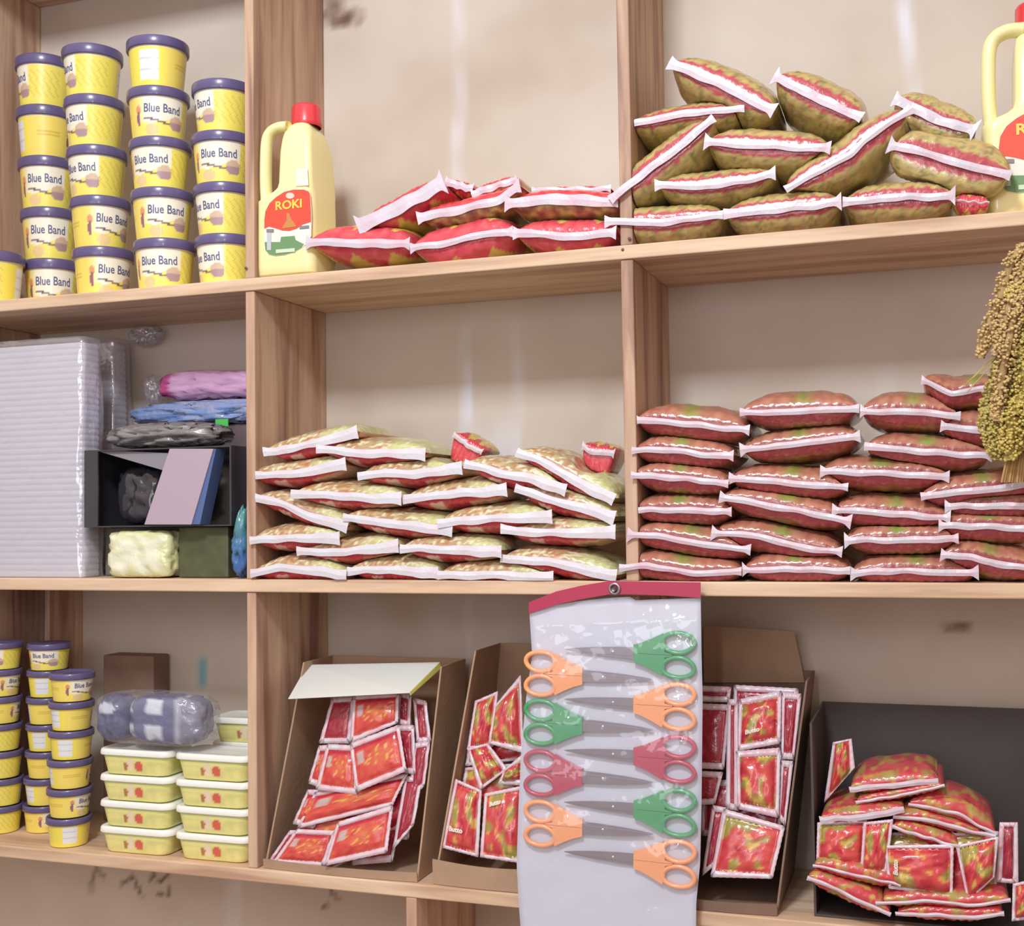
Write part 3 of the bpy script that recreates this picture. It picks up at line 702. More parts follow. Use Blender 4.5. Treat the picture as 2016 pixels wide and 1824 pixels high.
def sleeve(name, x0, x1, y0, y1, z0, z1, m, parent, amp=.003, seed=0, lean=0):
    v = []; nk = 40; N = None
    for k in range(nk+1):
        t = k/nk; z = z0+(z1-z0)*t; cx, cy = (x0+x1)/2+lean*t, (y0+y1)/2; pts = []
        p = rrect((x1-x0)/2, (y1-y0)/2, .014, 4)
        for i in range(len(p)):
            a, b = p[i], p[(i+1) % len(p)]; mm = 16 if math.hypot(a[0]-b[0], a[1]-b[1]) > .02 else 1
            for j in range(mm): pts.append((a[0]+(b[0]-a[0])*j/mm, a[1]+(b[1]-a[1])*j/mm))
        N = len(pts)
        for x, y in pts:
            e = amp*(nz(x*25+seed, z*9, y*25)+.6*nz(x*60, z*30+seed, y*60)); v.append((cx+x*(1+e/.08), cy+y+e*(-1 if y < 0 else 1), z))
    f = grid_faces(nk+1, N, wrap=True, flip=True); f.append(tuple(range((nk)*N, (nk+1)*N))[::-1])
    return mesh(name, v, f, m, None, True, parent)
sleeve('plastic_sleeve', p0.x, p1.x, .014, .092, ZM+.001, ztp, CLEAR2, r_, seed=2)
q0, q1 = P(150, 900, .17), P(212, 900, .17); zt2 = P(190, 662, .19).z
r2 = thing('plastic_container_stack', 'narrow column of nested clear cups behind the black carton, next to the tall sleeve', 'plastic containers')
ribbed('containers', q0.x+.004, q1.x-.016, .225, .285, ZM+.001, zt2-.01, 36, MILK, r2, r=.02, amp=.002, lean=-.012)
sleeve('plastic_sleeve', q0.x, q1.x-.010, .218, .29, ZM+.001, zt2, CLEAR2, r2, seed=5, lean=-.012)

def puff(name, lo, hi, m, cols=None, parent=None, n=28, e=2.6, amp=.006, fs=30, seed=0, flat=True, squash=None):
    """a soft wrinkled bag filling the box lo..hi"""
    c = [(lo[i]+hi[i])/2 for i in range(3)]; h = [(hi[i]-lo[i])/2 for i in range(3)]; v, cc = [], []
    nn = n*2
    for i in range(n+1):
        th = math.pi*i/n
        for j in range(nn):
            ph = 2*math.pi*j/nn; d = [math.sin(th)*math.cos(ph), math.sin(th)*math.sin(ph), math.cos(th)]
            s = sum(abs(a)**e for a in d)**(-1/e); p = [d[k]*s for k in range(3)]
            w_ = amp*(nz(p[0]*fs*h[0]*2+seed, p[1]*fs*h[1]*2, p[2]*fs*h[2]*2)+.5*nz(p[0]*fs*h[0]*5+seed, p[1]*fs*h[1]*5, p[2]*fs*h[2]*5))
            q = [c[k]+p[k]*h[k]*(1+min(0, w_/min(h))*1.0-abs(w_)/min(h)*.2) for k in range(3)]
            if squash: q = squash(q)
            v.append(q)
            if cols: cc.append(cols(p, seed))
    f = grid_faces(n+1, nn, wrap=True, flip=True)
    return mesh(name, v, f, m, cc or None, True, parent)
def pbox(x0, x1, ytop, ybot, Ya, Yb, gap=0):
    a, b = P(x0, ybot, Ya), P(x1, ytop, Ya); return (a.x, Ya, a.z), (b.x, Yb, b.z)
# silvery green foil parcel and dark green carton
lo, hi = pbox(204, 332, 1044, 1135, .005, .09); lo = (lo[0], lo[1], ZM+.001)
o = puff('foil_packet', lo, hi, mat('foil', attr=True, rough=.2, metal=.1, bump=1, bscale=30), lambda p, s: mixc((244, 244, 222), (216, 218, 160), max(0, max(abs(p[0]), abs(p[2]))-.55)*2+nz(p[0]*3, p[2]*3)), e=7, amp=.008, fs=26)
tag(o, 'crinkled pale gold foil packet lying in front under the black carton', 'packet')
ztc = P(200, 1036, .016).z
g0 = P(333, 1135, .03); g1 = P(446, 1040, .03)
o = bevel(MB().box((hi[0]+.003, .035, ZM+.001), (g1.x, .20, ztc-.004)).build('dark_green_box', mat('dark_green_card', (84, 88, 62), rough=.5, var=.25, vscale=25)), .003)
tag(o, 'dark green and brown carton on the shelf beside the gold foil packet', 'box')
o = bevel(MB().box((P(205, 1100, .1).x+.002, .10, ZM+.001), (hi[0]+.001, .20, ztc-.004)).build('grey_box', mat('grey_card', (120, 120, 110), rough=.6)), .003)
tag(o, 'grey carton behind the gold foil packet holding up the black carton', 'box')
# black carton
b0, b1 = P(166, 1036, .012), P(455, 880, .012)
bk = thing('black_carton', 'glossy black carton with open window front, resting on the green carton', 'box')
BL = mat('black_gloss', (62, 60, 68), rough=.18, coat=.6, var=.15, vscale=12)
xa, xb, za, zb = b0.x, b1.x, ztc, b1.z
MB().box((xa, .012, za), (xa+.004, .2, zb)).build('side_panel', BL, bk); MB().box((xb-.004, .012, za), (xb, .2, zb)).build('side_panel', BL, bk)
MB().box((xa, .012, za-.003), (xb, .2, za)).build('base_panel', BL, bk); MB().box((xa+.004, .19, za), (xb-.004, .2, zb)).build('back_panel', BL, bk)
MB().box((xa, .012, zb), (xb, .2, zb+.003)).build('top_panel', BL, bk)
MB().box((xa+.004, .012, za), (xa+.034, .016, zb)).build('front_panel', BL, bk)
o = puff('tray', (xa+.04, .05, za+.002), (xa+.16, .15, zb-.03), mat('black_plastic', (56, 54, 62), rough=.12, coat=1), e=4, amp=.012, fs=25, seed=4, parent=bk)
v, f = tube([P(184, 985, .026), P(187, 1010, .024), P(187, 1035, .026)], .003, 8)
sl = slab('grey_flap', [P(192, 886, .02), P(176, 884, .02), P(326, 928, .018), P(330, 892, .022)], .002, mat('grey_flap_card', (140, 136, 146), rough=.35), bk)
# mauve box with blue side
mv = thing('mauve_box', 'mauve faced slim box with blue side, tilted in front of the black carton', 'box')
a, b, c_, d_ = P(334, 888, .0), P(420, 888, .0), P(381, 1037, .0), P(289, 1037, .0)
dz = ztc+.001-min(c_.z, d_.z); a, b, c_, d_ = [Vector((p.x, .0, p.z+max(0, dz))) for p in (a, b, c_, d_)]
dep = Vector((0, .05, 0))
MM = mat('mauve_card', (178, 160, 176), rough=.5); BB = mat('blue_card', (84, 106, 156), rough=.45)
for p in (c_, d_): p.y = -.008; 
mesh('front_face', [a, b, c_, d_, a+dep*.06, b+dep*.06, c_+dep*.06, d_+dep*.06], [(0, 3, 2, 1), (4, 5, 6, 7), (0, 1, 5, 4), (1, 2, 6, 5), (2, 3, 7, 6), (3, 0, 4, 7)], MM, None, False, mv)
b, c_ = b+Vector((.004, 0, 0)), c_+Vector((.018, 0, 0)); e_ = [p+dep*.07 for p in (a, b, c_, d_)]; f_ = [p+dep*.8 for p in (a, b, c_, d_)]
mesh('blue_shell', e_+f_, [(0, 3, 2, 1), (4, 5, 6, 7), (0, 1, 5, 4), (1, 2, 6, 5), (2, 3, 7, 6), (3, 0, 4, 7)], BB, None, False, mv)
# added block, its dark plum colour stands for shade, right part of the bay
o = bevel(MB().box((xb+.003, .08, ZM+.001), (-.026, .22, P(470, 850, .08).z)).build('shade_block', mat('plum_shade', (104, 84, 92), rough=.6, var=.06)), .003)
tag(o, 'dull plum block standing for the shade between black carton and divider', 'box')
# teal and blue bag in the corner
def tb(p, s): return mixc((70, 112, 176), (84, 146, 150), .5+p[2]*.8+.5*nz(p[0]*3, p[2]*4))
lo, hi = pbox(447, 490, 990, 1135, .005, .07); lo = (lo[0], lo[1], ZM+.001)
def taper(q):
    t = (q[2]-lo[2])/(hi[2]-lo[2]); cx = hi[0]-.012
    k = max(0, t-.45)/.55; q[0] = q[0]+(cx-q[0])*k*.55; return q
o = puff('teal_bag', lo, (-.026, hi[1], hi[2]), mat('blue_bag_film', attr=True, rough=.14, coat=.8, bump=.8, bscale=40), tb, e=3.2, amp=.012, fs=26, seed=3, squash=taper)
tag(o, 'shiny teal and blue plastic bag slumped in the corner by the divider', 'bag')
# grey bag, blue pack, pink bag
lo, hi = pbox(178, 414, 822, 884, .03, .18); zbk = zb+.0045; lo = (lo[0], lo[1], zbk); GREY = mat('grey_bag_film', attr=True, rough=.3, coat=.3, bump=1, bscale=28)
o = puff('grey_bag', lo, hi, GREY, lambda p, s: mixc((150, 144, 142), (112, 106, 110), .5+nz(p[0]*5, p[2]*6, p[1]*3)*1.2), e=2.6, amp=.014, fs=32, seed=6)
tag(o, 'crumpled grey plastic bag lying on top of the black carton', 'bag')
zg = hi[2]
lo, hi = pbox(240, 486, 792, 840, .1, .26); lo = (lo[0], .19, P(300, 840, .19).z); hi2 = (-.026, .29, P(300, 790, .19).z)
lo = (P(236, 800, .19).x, .19, lo[2])
o = puff('blue_packet', lo, hi2, mat('blue_glossy_film', attr=True, rough=.1, coat=1, bump=1, bscale=60), lambda p, s: mixc((116, 150, 214), (160, 166, 200), .5+nz(p[0]*5, p[2]*3)*1.3+max(0, p[2])*.4), e=3.4, amp=.012, fs=36, seed=1)
tag(o, 'glossy blue wrapped pack under the pink bag', 'packet')
g_ = P(437, 838, .186); s_ = bevel(MB().box((g_.x-.016, .184, g_.z-.014), (g_.x+.016, .1885, g_.z+.014)).build('green_sticker', mat('green_sticker', (84, 196, 96), rough=.4), o), .001)
stand = bevel(MB().box((lo[0]+.02, .215, ZM+.001), (-.03, .3, lo[2])).build('brown_block', mat('tall_carton', (110, 92, 96), rough=.7, var=.06)), .003)
tag(stand, 'tall brown-grey carton at the back of the shelf holding up the blue pack', 'box')
lo3, hi3 = pbox(298, 486, 726, 797, .19, .29); lo3 = (P(298, 760, .195).x, .195, hi2[2]); hi3 = (-.026, .295, P(400, 724, .195).z)
def pinkc(p, s):
    c = mixc((214, 172, 208), (196, 150, 190), .5+nz(p[0]*4, p[2]*4))
    if p[0] < -.75: c = mixc(c, (204, 72, 136), .8)
    return c
def ptaper(q):
    t = (q[0]-lo3[0])/(hi3[0]-lo3[0]); q[2] = lo3[2]+(q[2]-lo3[2])*(1-.3*max(0, t-.3)); return q
o = puff('pink_bag', lo3, hi3, mat('pink_film', attr=True, rough=.4, bump=.8, bscale=30), pinkc, e=4, amp=.01, fs=24, seed=9, squash=ptaper)
tag(o, 'soft pink packet with magenta end on top of the blue pack', 'packet')
lo4 = (P(262, 790, .2).x, .22, hi2[2]); hi4 = (P(296, 790, .2).x, .28, P(280, 735, .22).z)
o = puff('clear_bag', lo4, hi4, CLEAR2, e=2.4, amp=.014, fs=40, seed=2); tag(o, 'small crumpled clear bag beside the pink packet', 'bag')
# wad of plastic pushed up under the upper board
q = P(285, 672, .27)
o = puff('plastic_wad', (q.x-.05, .25, ZU-TB-.05), (q.x+.05, .303, ZU-TB-.001), CLEAR2, e=2, amp=.02, fs=40, seed=12); tag(o, 'wad of clear plastic stuck under the upper board near the wall', 'plastic wad')

# ================================================================== dried seed heads hanging at the divider
ml = thing('dried_seed_bunch', 'bunch of dried yellow and tan seed heads hanging from the upper shelf', 'dried plants')
GT = mat('dry_grain', attr=True, rough=.8)
ico_v, ico_f = [], []
t = (1+5**.5)/2
for a, b, c in ((-1, t, 0), (1, t, 0), (-1, -t, 0), (1, -t, 0), (0, -1, t), (0, 1, t), (0, -1, -t), (0, 1, -t), (t, 0, -1), (t, 0, 1), (-t, 0, -1), (-t, 0, 1)): ico_v.append(Vector((a, b, c)).normalized())
ico_f = [(0,11,5),(0,5,1),(0,1,7),(0,7,10),(0,10,11),(1,5,9),(5,11,4),(11,10,2),(10,7,6),(7,1,8),(3,9,4),(3,4,2),(3,2,6),(3,6,8),(3,8,9),(4,9,5),(2,4,11),(6,2,10),(8,6,7),(9,8,1)]
def panicle(pts, rad, col, Y, n=420):
    b = MB(); w_ = [P(x, y, Y+dy) for x, y, dy in pts]; m_ = len(w_)-1
    for k in range(n):
        t = random.random()*m_; i = min(int(t), m_-1); fr = t-i; p = w_[i].lerp(w_[i+1], fr); T = t/m_
        r = rad*(.55+.6*math.sin(math.pi*min(1, T*1.05))**.5); an = random.random()*6.283; rr = r*math.sqrt(random.uniform(.25, 1))
        c = p+Vector((math.cos(an)*rr, math.sin(an)*rr, random.uniform(-.3, .3)*rr)); g = random.uniform(.0020, .0038)
        cc = mixc(col, (150, 126, 70), random.random()*.45); cc = mixc(cc, (232, 216, 130), random.random()*.35)
        b.add([c+u*g*(1 if j % 2 else .8) for j, u in enumerate(ico_v)], ico_f, cc)
    for i in range(m_):
        v, f = tube([w_[i], w_[i+1]], rad*.5, 7); b.add(v, f, mixc(col, (130, 108, 62), .5))
    return b.build('seed_head', GT, ml, smooth=True)
TAN, YG, YL = (214, 178, 134), (186, 170, 96), (214, 192, 104)
for pts, rad, col in (
 ([(2014, 482, 0), (1990, 520, -.01), (1968, 590, -.02), (1945, 650, -.02), (1930, 705, -.015)], .0135, TAN),
 ([(2020, 500, 0), (1998, 560, -.02), (1976, 640, -.03), (1958, 700, -.02)], .011, TAN),
 ([(2020, 560, -.02), (1998, 620, -.03), (1980, 700, -.035), (1966, 780, -.03), (1962, 830, -.03)], .012, TAN),
 ([(2024, 520, .0), (2012, 560, -.01), (1996, 570, -.02), (1990, 600, -.02)], .012, YL),
 ([(2025, 600, -.01), (2014, 680, -.02), (2006, 760, -.02), (1996, 850, -.01)], .016, YG),
 ([(2030, 640, -.02), (2022, 740, -.03), (2016, 840, -.03), (2004, 890, -.02)], .018, YL),
 ([(1970, 700, 0), (1958, 760, 0), (1946, 800, 0), (1938, 838, 0)], .013, YG),
 ([(1985, 780, -.01), (1974, 830, -.015), (1962, 880, -.01), (1968, 905, -.01)], .016, YG),
 ([(2010, 780, -.03), (1998, 820, -.04), (1988, 870, -.035), (1990, 905, -.03)], .017, YL),
 ([(1952, 800, -.01), (1946, 830, -.01), (1952, 865, -.01), (1960, 890, -.01)], .014, YG),
 ([(2035, 500, -.01), (2030, 600, -.02), (2034, 700, -.03), (2030, 800, -.03), (2030, 900, -.03)], .02, YG),
 ([(2005, 600, -.0), (1990, 680, -.005), (1978, 760, -.005), (1968, 840, 0)], .014, (186, 160, 96))): panicle(pts, rad, col, -.045)
b = MB()
for k in range(9):
    v, f = tube([P(1985+k*4, 890, -.055), P(1972+k*5, 950, -.055+.004*(k % 3))], .0018, 6); b.add(v, f)
for a_, c in (((1960, 700), (1903, 755)), ((1960, 705), (1915, 745)), ((1985, 590), (1930, 640)), ((1965, 705), (1902, 775))):
    v, f = tube([P(*a_, -.05), P(*c, -.055)], .0008, 5); mesh('stalk', v, f, mat('dry_stalk', (196, 176, 104), rough=.8), None, True, ml)
b.build('stems', mat('dry_stem', (186, 150, 96), rough=.8), ml)
v, f = tube([P(2040, 480, -.045), P(2036, 450, -.03), P(2034, 425, -.010), P(2034, 412, -.004)], .003, 8); mesh('hanging_string', v, f, mat('sisal', (206, 184, 140), rough=.9), None, True, ml)

# ================================================================== sachets and boxes
def sach_col(kind, u, v, seed):
    j = nz(u*4+seed, v*4, seed); j2 = nz(u*11+seed, v*11, 1)
    c = mixc((204, 62, 66), (216, 96, 74), .5+j)
    if kind == 'noodle':
        d = math.hypot(u-.2, (v-.05)*1.2)
        if d < .75: c = mixc(c, (218, 148, 88), (.75-d)*.85+.3*j2)
        if j2 > .3 and d < .7: c = (220, 176, 84)
        if -.82 < u < -.5 and .05 < v < .65: c = (196, 170, 168)
        if v > .78: c = (184, 44, 62)
        return c
    if kind == 'leaf':
        g = nz(u*1.6+seed, v*1.6, seed*2); h = nz(u*3.4+seed, v*3.4, seed)
        c = mixc((200, 62, 72), (214, 88, 80), .5+h)
        if g > .08: c = mixc(c, (156, 156, 78), min(.9, (g-.08)*6))
        if g > .02 and h > .2: c = mixc(c, (226, 186, 96), .75)
        if g < -.42: c = (184, 44, 60)
        return c
    return mixc((176, 48, 66), (150, 42, 60), .5+j)
def sachet(pts, lay, kind, label, plane, group=None, bulge=.012, bw=.085, text=None, tang=0, parent=None, marks=True, sealw=None, name='sachet', lines=None):
    """pillow sachet on four photograph corners TL TR BR BL laid on a leaning plane, lay = height of the layer over it"""
    y0, z0, k = plane; nrm = Vector((0, -1, k)).normalized()
    q = [PS(a, b, y0, z0, k, lay) for a, b in pts]
    root = thing(name, label, 'sachet', (0, 0, 0), group)
    def S(u, v): # u,v in -1..1, v up
        s, t = (u+1)/2, (1-v)/2; return q[0]*(1-s)*(1-t)+q[1]*s*(1-t)+q[2]*s*t+q[3]*(1-s)*t
    seed = random.random()*9; n = 20; v, c, f = [], [], []
    wd = (q[1]-q[0]).length; ht = (q[3]-q[0]).length; bu, bv = 1-.013/wd, 1-.022/ht
    if sealw: bu, bv = 1-2*sealw/wd, 1-2*sealw/ht
    for side in (1, -1):
        for i in range(n):
            for j in range(n):
                u, w_ = -1+2*i/(n-1), -1+2*j/(n-1); h = (max(0, (1-u**4)*(1-w_**4))**.6)*bulge*(1+.35*nz(u*2.5+seed, w_*2.5, side)) + .0012
                h += .0016*nz(u*9+seed, w_*9)*min(1, h/.004)
                h += .0012*math.sin(u*30+seed)*math.exp(-(1-abs(w_))*7)*(1-u**4)
                v.append(S(u*bu*1.005, w_*bv*1.005)+nrm*h*(1 if side > 0 else .35)*side); c.append(sach_col(kind, u, w_, seed))
        f += grid_faces(n, n, off=0 if side > 0 else n*n, flip=side > 0)
    ring = [i*n for i in range(n)]+[(n-1)*n+j for j in range(1, n)]+[i*n+n-1 for i in range(n-2, -1, -1)]+[j for j in range(n-2, 0, -1)]
    for a, b in zip(ring, ring[1:]+ring[:1]): f.append((a, b, b+n*n, a+n*n))
    body = mesh('foil_pouch', v, f, PRINT, c, True, root)
    # crimped white rim
    v, c, f = [], [], []; m_ = 18; loop = []
    for (ua, va), (ub, vb) in (((-1, 1), (1, 1)), ((1, 1), (1, -1)), ((1, -1), (-1, -1)), ((-1, -1), (-1, 1))):
        for k_ in range(m_): t = k_/m_; loop.append((ua+(ub-ua)*t, va+(vb-va)*t))
    N = len(loop)
    for (s_, dn) in ((1, .0008), ('in', .0013), ('in', -.0008), (1, -.0008)):
        for i, (u, w_) in enumerate(loop):
            if s_ == 'in': uu, ww = max(-bu, min(bu, u)), max(-bv, min(bv, w_))
            else: z_ = 1+.012*(i % 2); uu, ww = u*z_, w_*z_
            wv = .0022*nz(u*3+seed, w_*3, 5)
            v.append(S(uu, ww)+nrm*(dn+wv))
            cr = marks and abs(abs(u)-1) < .13 and abs(abs(w_)-1) < .13 and s_ == 1 and i % m_ < 1
            c.append((70, 66, 80) if cr else mixc((220, 214, 224), (226, 184, 196), .5+nz(u*3, w_*3, seed)))
    for r in range(4):
        for i in range(N): j = (i+1) % N; a, b = r*N, ((r+1) % 4)*N; f.append((a+i, a+j, b+j, b+i))
    mesh('seal', v, f, SEAL, c, True, root)
    if text:
        tv, tf = text_verts(text, .045); uu0, vv0, sz, ang = tang
        ca, sa = math.cos(ang), math.sin(ang); asp = wd/ht
        out = []
        for p in tv:
            x, y = (p.x*ca-p.y*sa)*sz, (p.x*sa+p.y*ca)*sz*asp; u, w_ = uu0+x, vv0+y
            h = (max(0, (1-u**4)*(1-w_**4))**.6)*bulge*1.25+.004
            out.append(S(u*bu, w_*bv)+nrm*h)
        mesh('lettering', out, tf, mat('white_ink', (236, 228, 220), rough=.4), None, False, root)
    return root

def hexbox(label, fb, ft, yb_back, m, h_front=.0, top_back=None, name='cardboard_box', y0=.0, kx=0, thick=.004, parts=None):
    """open-fronted display box: fb = (px left, px right) of the front bottom edge, ft = two px corners of the front top edge, sides cut on a slope"""
    root = thing(name, label, 'box')
    zf = ZB+.001
    (lx, ly), (rx, ry), yt = ft
    TL, TR = P(lx, ly, yt), P(rx, ry, yt); zt_ = (TL.z+TR.z)/2
    bl, br = P(fb[0], fb[2], y0).x, P(fb[1], fb[3], y0).x
    tl, tr = TL.x, TR.x
    def side(xb_, xt_, sgn, nm):
        q = [Vector((xb_, y0, zf)), Vector((xb_, yb_back, zf)), Vector((xt_, yb_back, zt_)), Vector((xt_, yt, zt_))]
        d = Vector((sgn*thick, 0, 0)); v = q+[p+d for p in q]
        return bevel(mesh(nm, v, [(0,1,2,3),(7,6,5,4),(0,4,5,1),(1,5,6,2),(2,6,7,3),(3,7,4,0)], m, None, False, root), .0012)
    side(bl, tl, 1, 'side_panel'); side(br, tr, -1, 'side_panel')
    MB().box((bl+thick+.0003, y0, zf), (br-thick-.0003, yb_back, zf+thick)).build('base_panel', m, root)
    q = [Vector((bl+thick, yb_back, zf+thick)), Vector((br-thick, yb_back, zf+thick)), Vector((tr-thick, yb_back, zt_)), Vector((tl+thick, yb_back, zt_))]
    d = Vector((0, -thick, 0)); v = q+[p+d for p in q]; mesh('back_panel', v, [(0,1,2,3),(7,6,5,4),(0,4,5,1),(1,5,6,2),(2,6,7,3),(3,7,4,0)], m, None, False, root)
    if h_front:
        v = []; nn = 18
        for k in range(nn+1):
            t = k/nn; x = bl+(br-bl)*t; bow = -.006*math.sin(math.pi*t)
            hh = h_front*(1-.12*math.sin(math.pi*t))
            v += [(x, y0-.002+bow, zf), (x, y0-.004+bow, zf+hh), (x, y0-.001+bow, zf+hh), (x, y0+.001+bow, zf)]
        f = grid_faces(nn+1, 4, wrap=True, flip=True); f += [(0, 1, 2, 3), (nn*4+3, nn*4+2, nn*4+1, nn*4)]
        mesh('front_lip', v, f, m, None, False, root)
    return root, (bl, br, tl, tr, zf, zt_, yt)
# ---- first box
bx1, g1 = hexbox('tall brown box of red sachets with its white flap folded forward', (520, 822, 1705, 1712), ((596, 1310), (870, 1307), .125), .255, CARD, .018, y0=.012)
k1 = (.125-.012)/(g1[5]-g1[4]); pl1 = (.022, g1[4], k1)
fl_ = [P(605, 1309, .16), P(866, 1304, .16), P(806, 1364, .045), P(567, 1376, .045)]
fo = slab('flap', fl_, .002, mat('white_card', (226, 228, 224), rough=.6), bx1); fo['label'] = 'white inner side of the flap'
eg = slab('flap_edge', [fl_[1], fl_[1]+Vector((.004, 0, -.012)), fl_[2]+Vector((.003, 0, -.006)), fl_[2]], .0015, mat('yellow_edge', (196, 190, 96), rough=.6), fo)
z5 = lambda *p: Z((500, 1240), 3.123, *p)
G1 = 'red sachets in the box with the white flap'
for pts, lay, kind, lab, tx in (
 ([(560, 540), (960, 510), (1000, 800), (600, 800)], -.014, 'dark', 'sachet nearly buried under the upper ones with grey squares', None),
 ([(300, 1110), (700, 1110), (650, 1330), (240, 1330)], -.008, 'noodle', 'sachet filling the gap between the long one and the bottom pair', None),
 ([(700, 1000), (985, 960), (950, 1290), (650, 1300)], -.012, 'dark', 'dark red sachet behind the lowest front sachet, box wall side', None),
 ([(640, 1260), (905, 1180), (850, 1430), (600, 1450)], -.008, 'dark', 'dark sachet corner under the lowest front sachet', None),
 ([(480, 420), (620, 410), (590, 700), (400, 700)], .0, 'dark', 'dark red sachet deep under the white flap by the box side', None),
 ([(400, 715), (520, 705), (440, 985), (332, 945)], .006, 'noodle', 'sachet showing only a sliver, high against the tall box side', None),
 ([(330, 985), (470, 985), (370, 1225), (238, 1195)], .006, 'noodle', 'sachet showing only a sliver, half-way up against the box side', None),
 ([(220, 1235), (350, 1235), (240, 1440), (80, 1440)], .004, 'dark', 'lowest sachet sticking out at the box corner beside the divider', None),
 ([(890, 380), (970, 400), (960, 600), (880, 580)], .0, 'dark', 'dark sachet edge under the white flap towards the next box', None),
 ([(880, 590), (985, 590), (995, 890), (900, 880)], .006, 'dark', 'sachet edge peeping out behind the one with the grey square', None),
 ([(930, 900), (1035, 920), (985, 1200), (850, 1360)], .004, 'dark', 'dark red sachet bent along the box wall near its foot', None),
 ([(985, 700), (1085, 690), (1050, 960), (950, 1060)], .002, 'dark', 'sachet standing on edge along the box wall, half-way up', None),
 ([(980, 420), (1060, 440), (1090, 690), (1000, 700)], .0, 'dark', 'thin sachet on edge in the upper corner under the flap', None),
 ([(375, 1000), (945, 885), (850, 1085), (265, 1225)], .012, 'noodle', 'long orange-red sachet lying across the middle of the box', None),
 ([(262, 1228), (505, 1238), (432, 1460), (110, 1440)], .016, 'noodle', 'bottom sachet beside the box corner at the divider', None),
 ([(452, 705), (640, 715), (640, 1015), (378, 985)], .02, 'noodle', 'tilted sachet partly under the one with the grey square', None),
 ([(612, 400), (892, 395), (885, 575), (592, 700)], .022, 'noodle', 'topmost sachet coming out from under the white flap', ('xxx',)),
 ([(590, 702), (892, 585), (938, 870), (628, 1000)], .034, 'noodle', 'sachet with grey square in the upper middle of the box', None),
 ([(515, 1185), (855, 1080), (818, 1372), (432, 1455)], .034, 'noodle', 'lowest front sachet with grey square lying over its neighbours', None)):
    sachet(z5(*pts), lay, kind, lab, pl1, G1, bulge=.007 if kind == 'noodle' else .004)
# ---- second box
bx2, g2 = hexbox('brown open box of snack packets partly behind the scissors card', (853, 1090, 1715, 1735), ((934, 1280), (1130, 1288), .125), .27, CARD, .046, y0=.012)
k2 = (.125-.012)/(g2[5]-g2[4]); pl2 = (.04, g2[4], k2)
G2 = 'snack packets in the second box'
for pts, lay, kind, lab, tx, ta in (
 ([(1340, 600), (1640, 560), (1660, 800), (1300, 840)], -.014, 'leaf', 'buried snack packet in the upper half of the second box', None, 0),
 ([(1300, 850), (1660, 820), (1660, 1100), (1260, 1100)], -.012, 'leaf', 'buried snack packet under the folded green and red one', None, 0),
 ([(1360, 440), (1500, 380), (1470, 720), (1310, 740)], .01, 'leaf', 'red and green snack packet high in the second box, by its side', None, 0),
 ([(1480, 470), (1640, 280), (1660, 760), (1440, 700)], .022, 'leaf', 'red snack packet with slanting white edge next to the scissors card top', None, 0),
 ([(1310, 730), (1440, 700), (1560, 860), (1390, 990)], .016, 'leaf', 'folded green and red packet in the middle of the second box', None, 0),
 ([(1540, 860), (1660, 760), (1660, 960), (1500, 950)], .026, 'leaf', 'small packet corner in the second box beside the red scissors handle', None, 0),
 ([(1240, 920), (1400, 990), (1380, 1400), (1150, 1340)], .022, 'leaf', 'large red packet with white writing low in the second box', 'Butto', (-.25, -.42, .46, .1)),
 ([(1420, 1010), (1660, 960), (1660, 1440), (1390, 1400)], .03, 'leaf', 'red packet leaning against the foot of the scissors card', 'Butto', (-.35, .7, .3, .12))):
    sachet(z5(*pts), lay, kind, lab, pl2, G2, bulge=.013, text=tx, tang=ta, marks=False, name='snack_packet', sealw=.006)
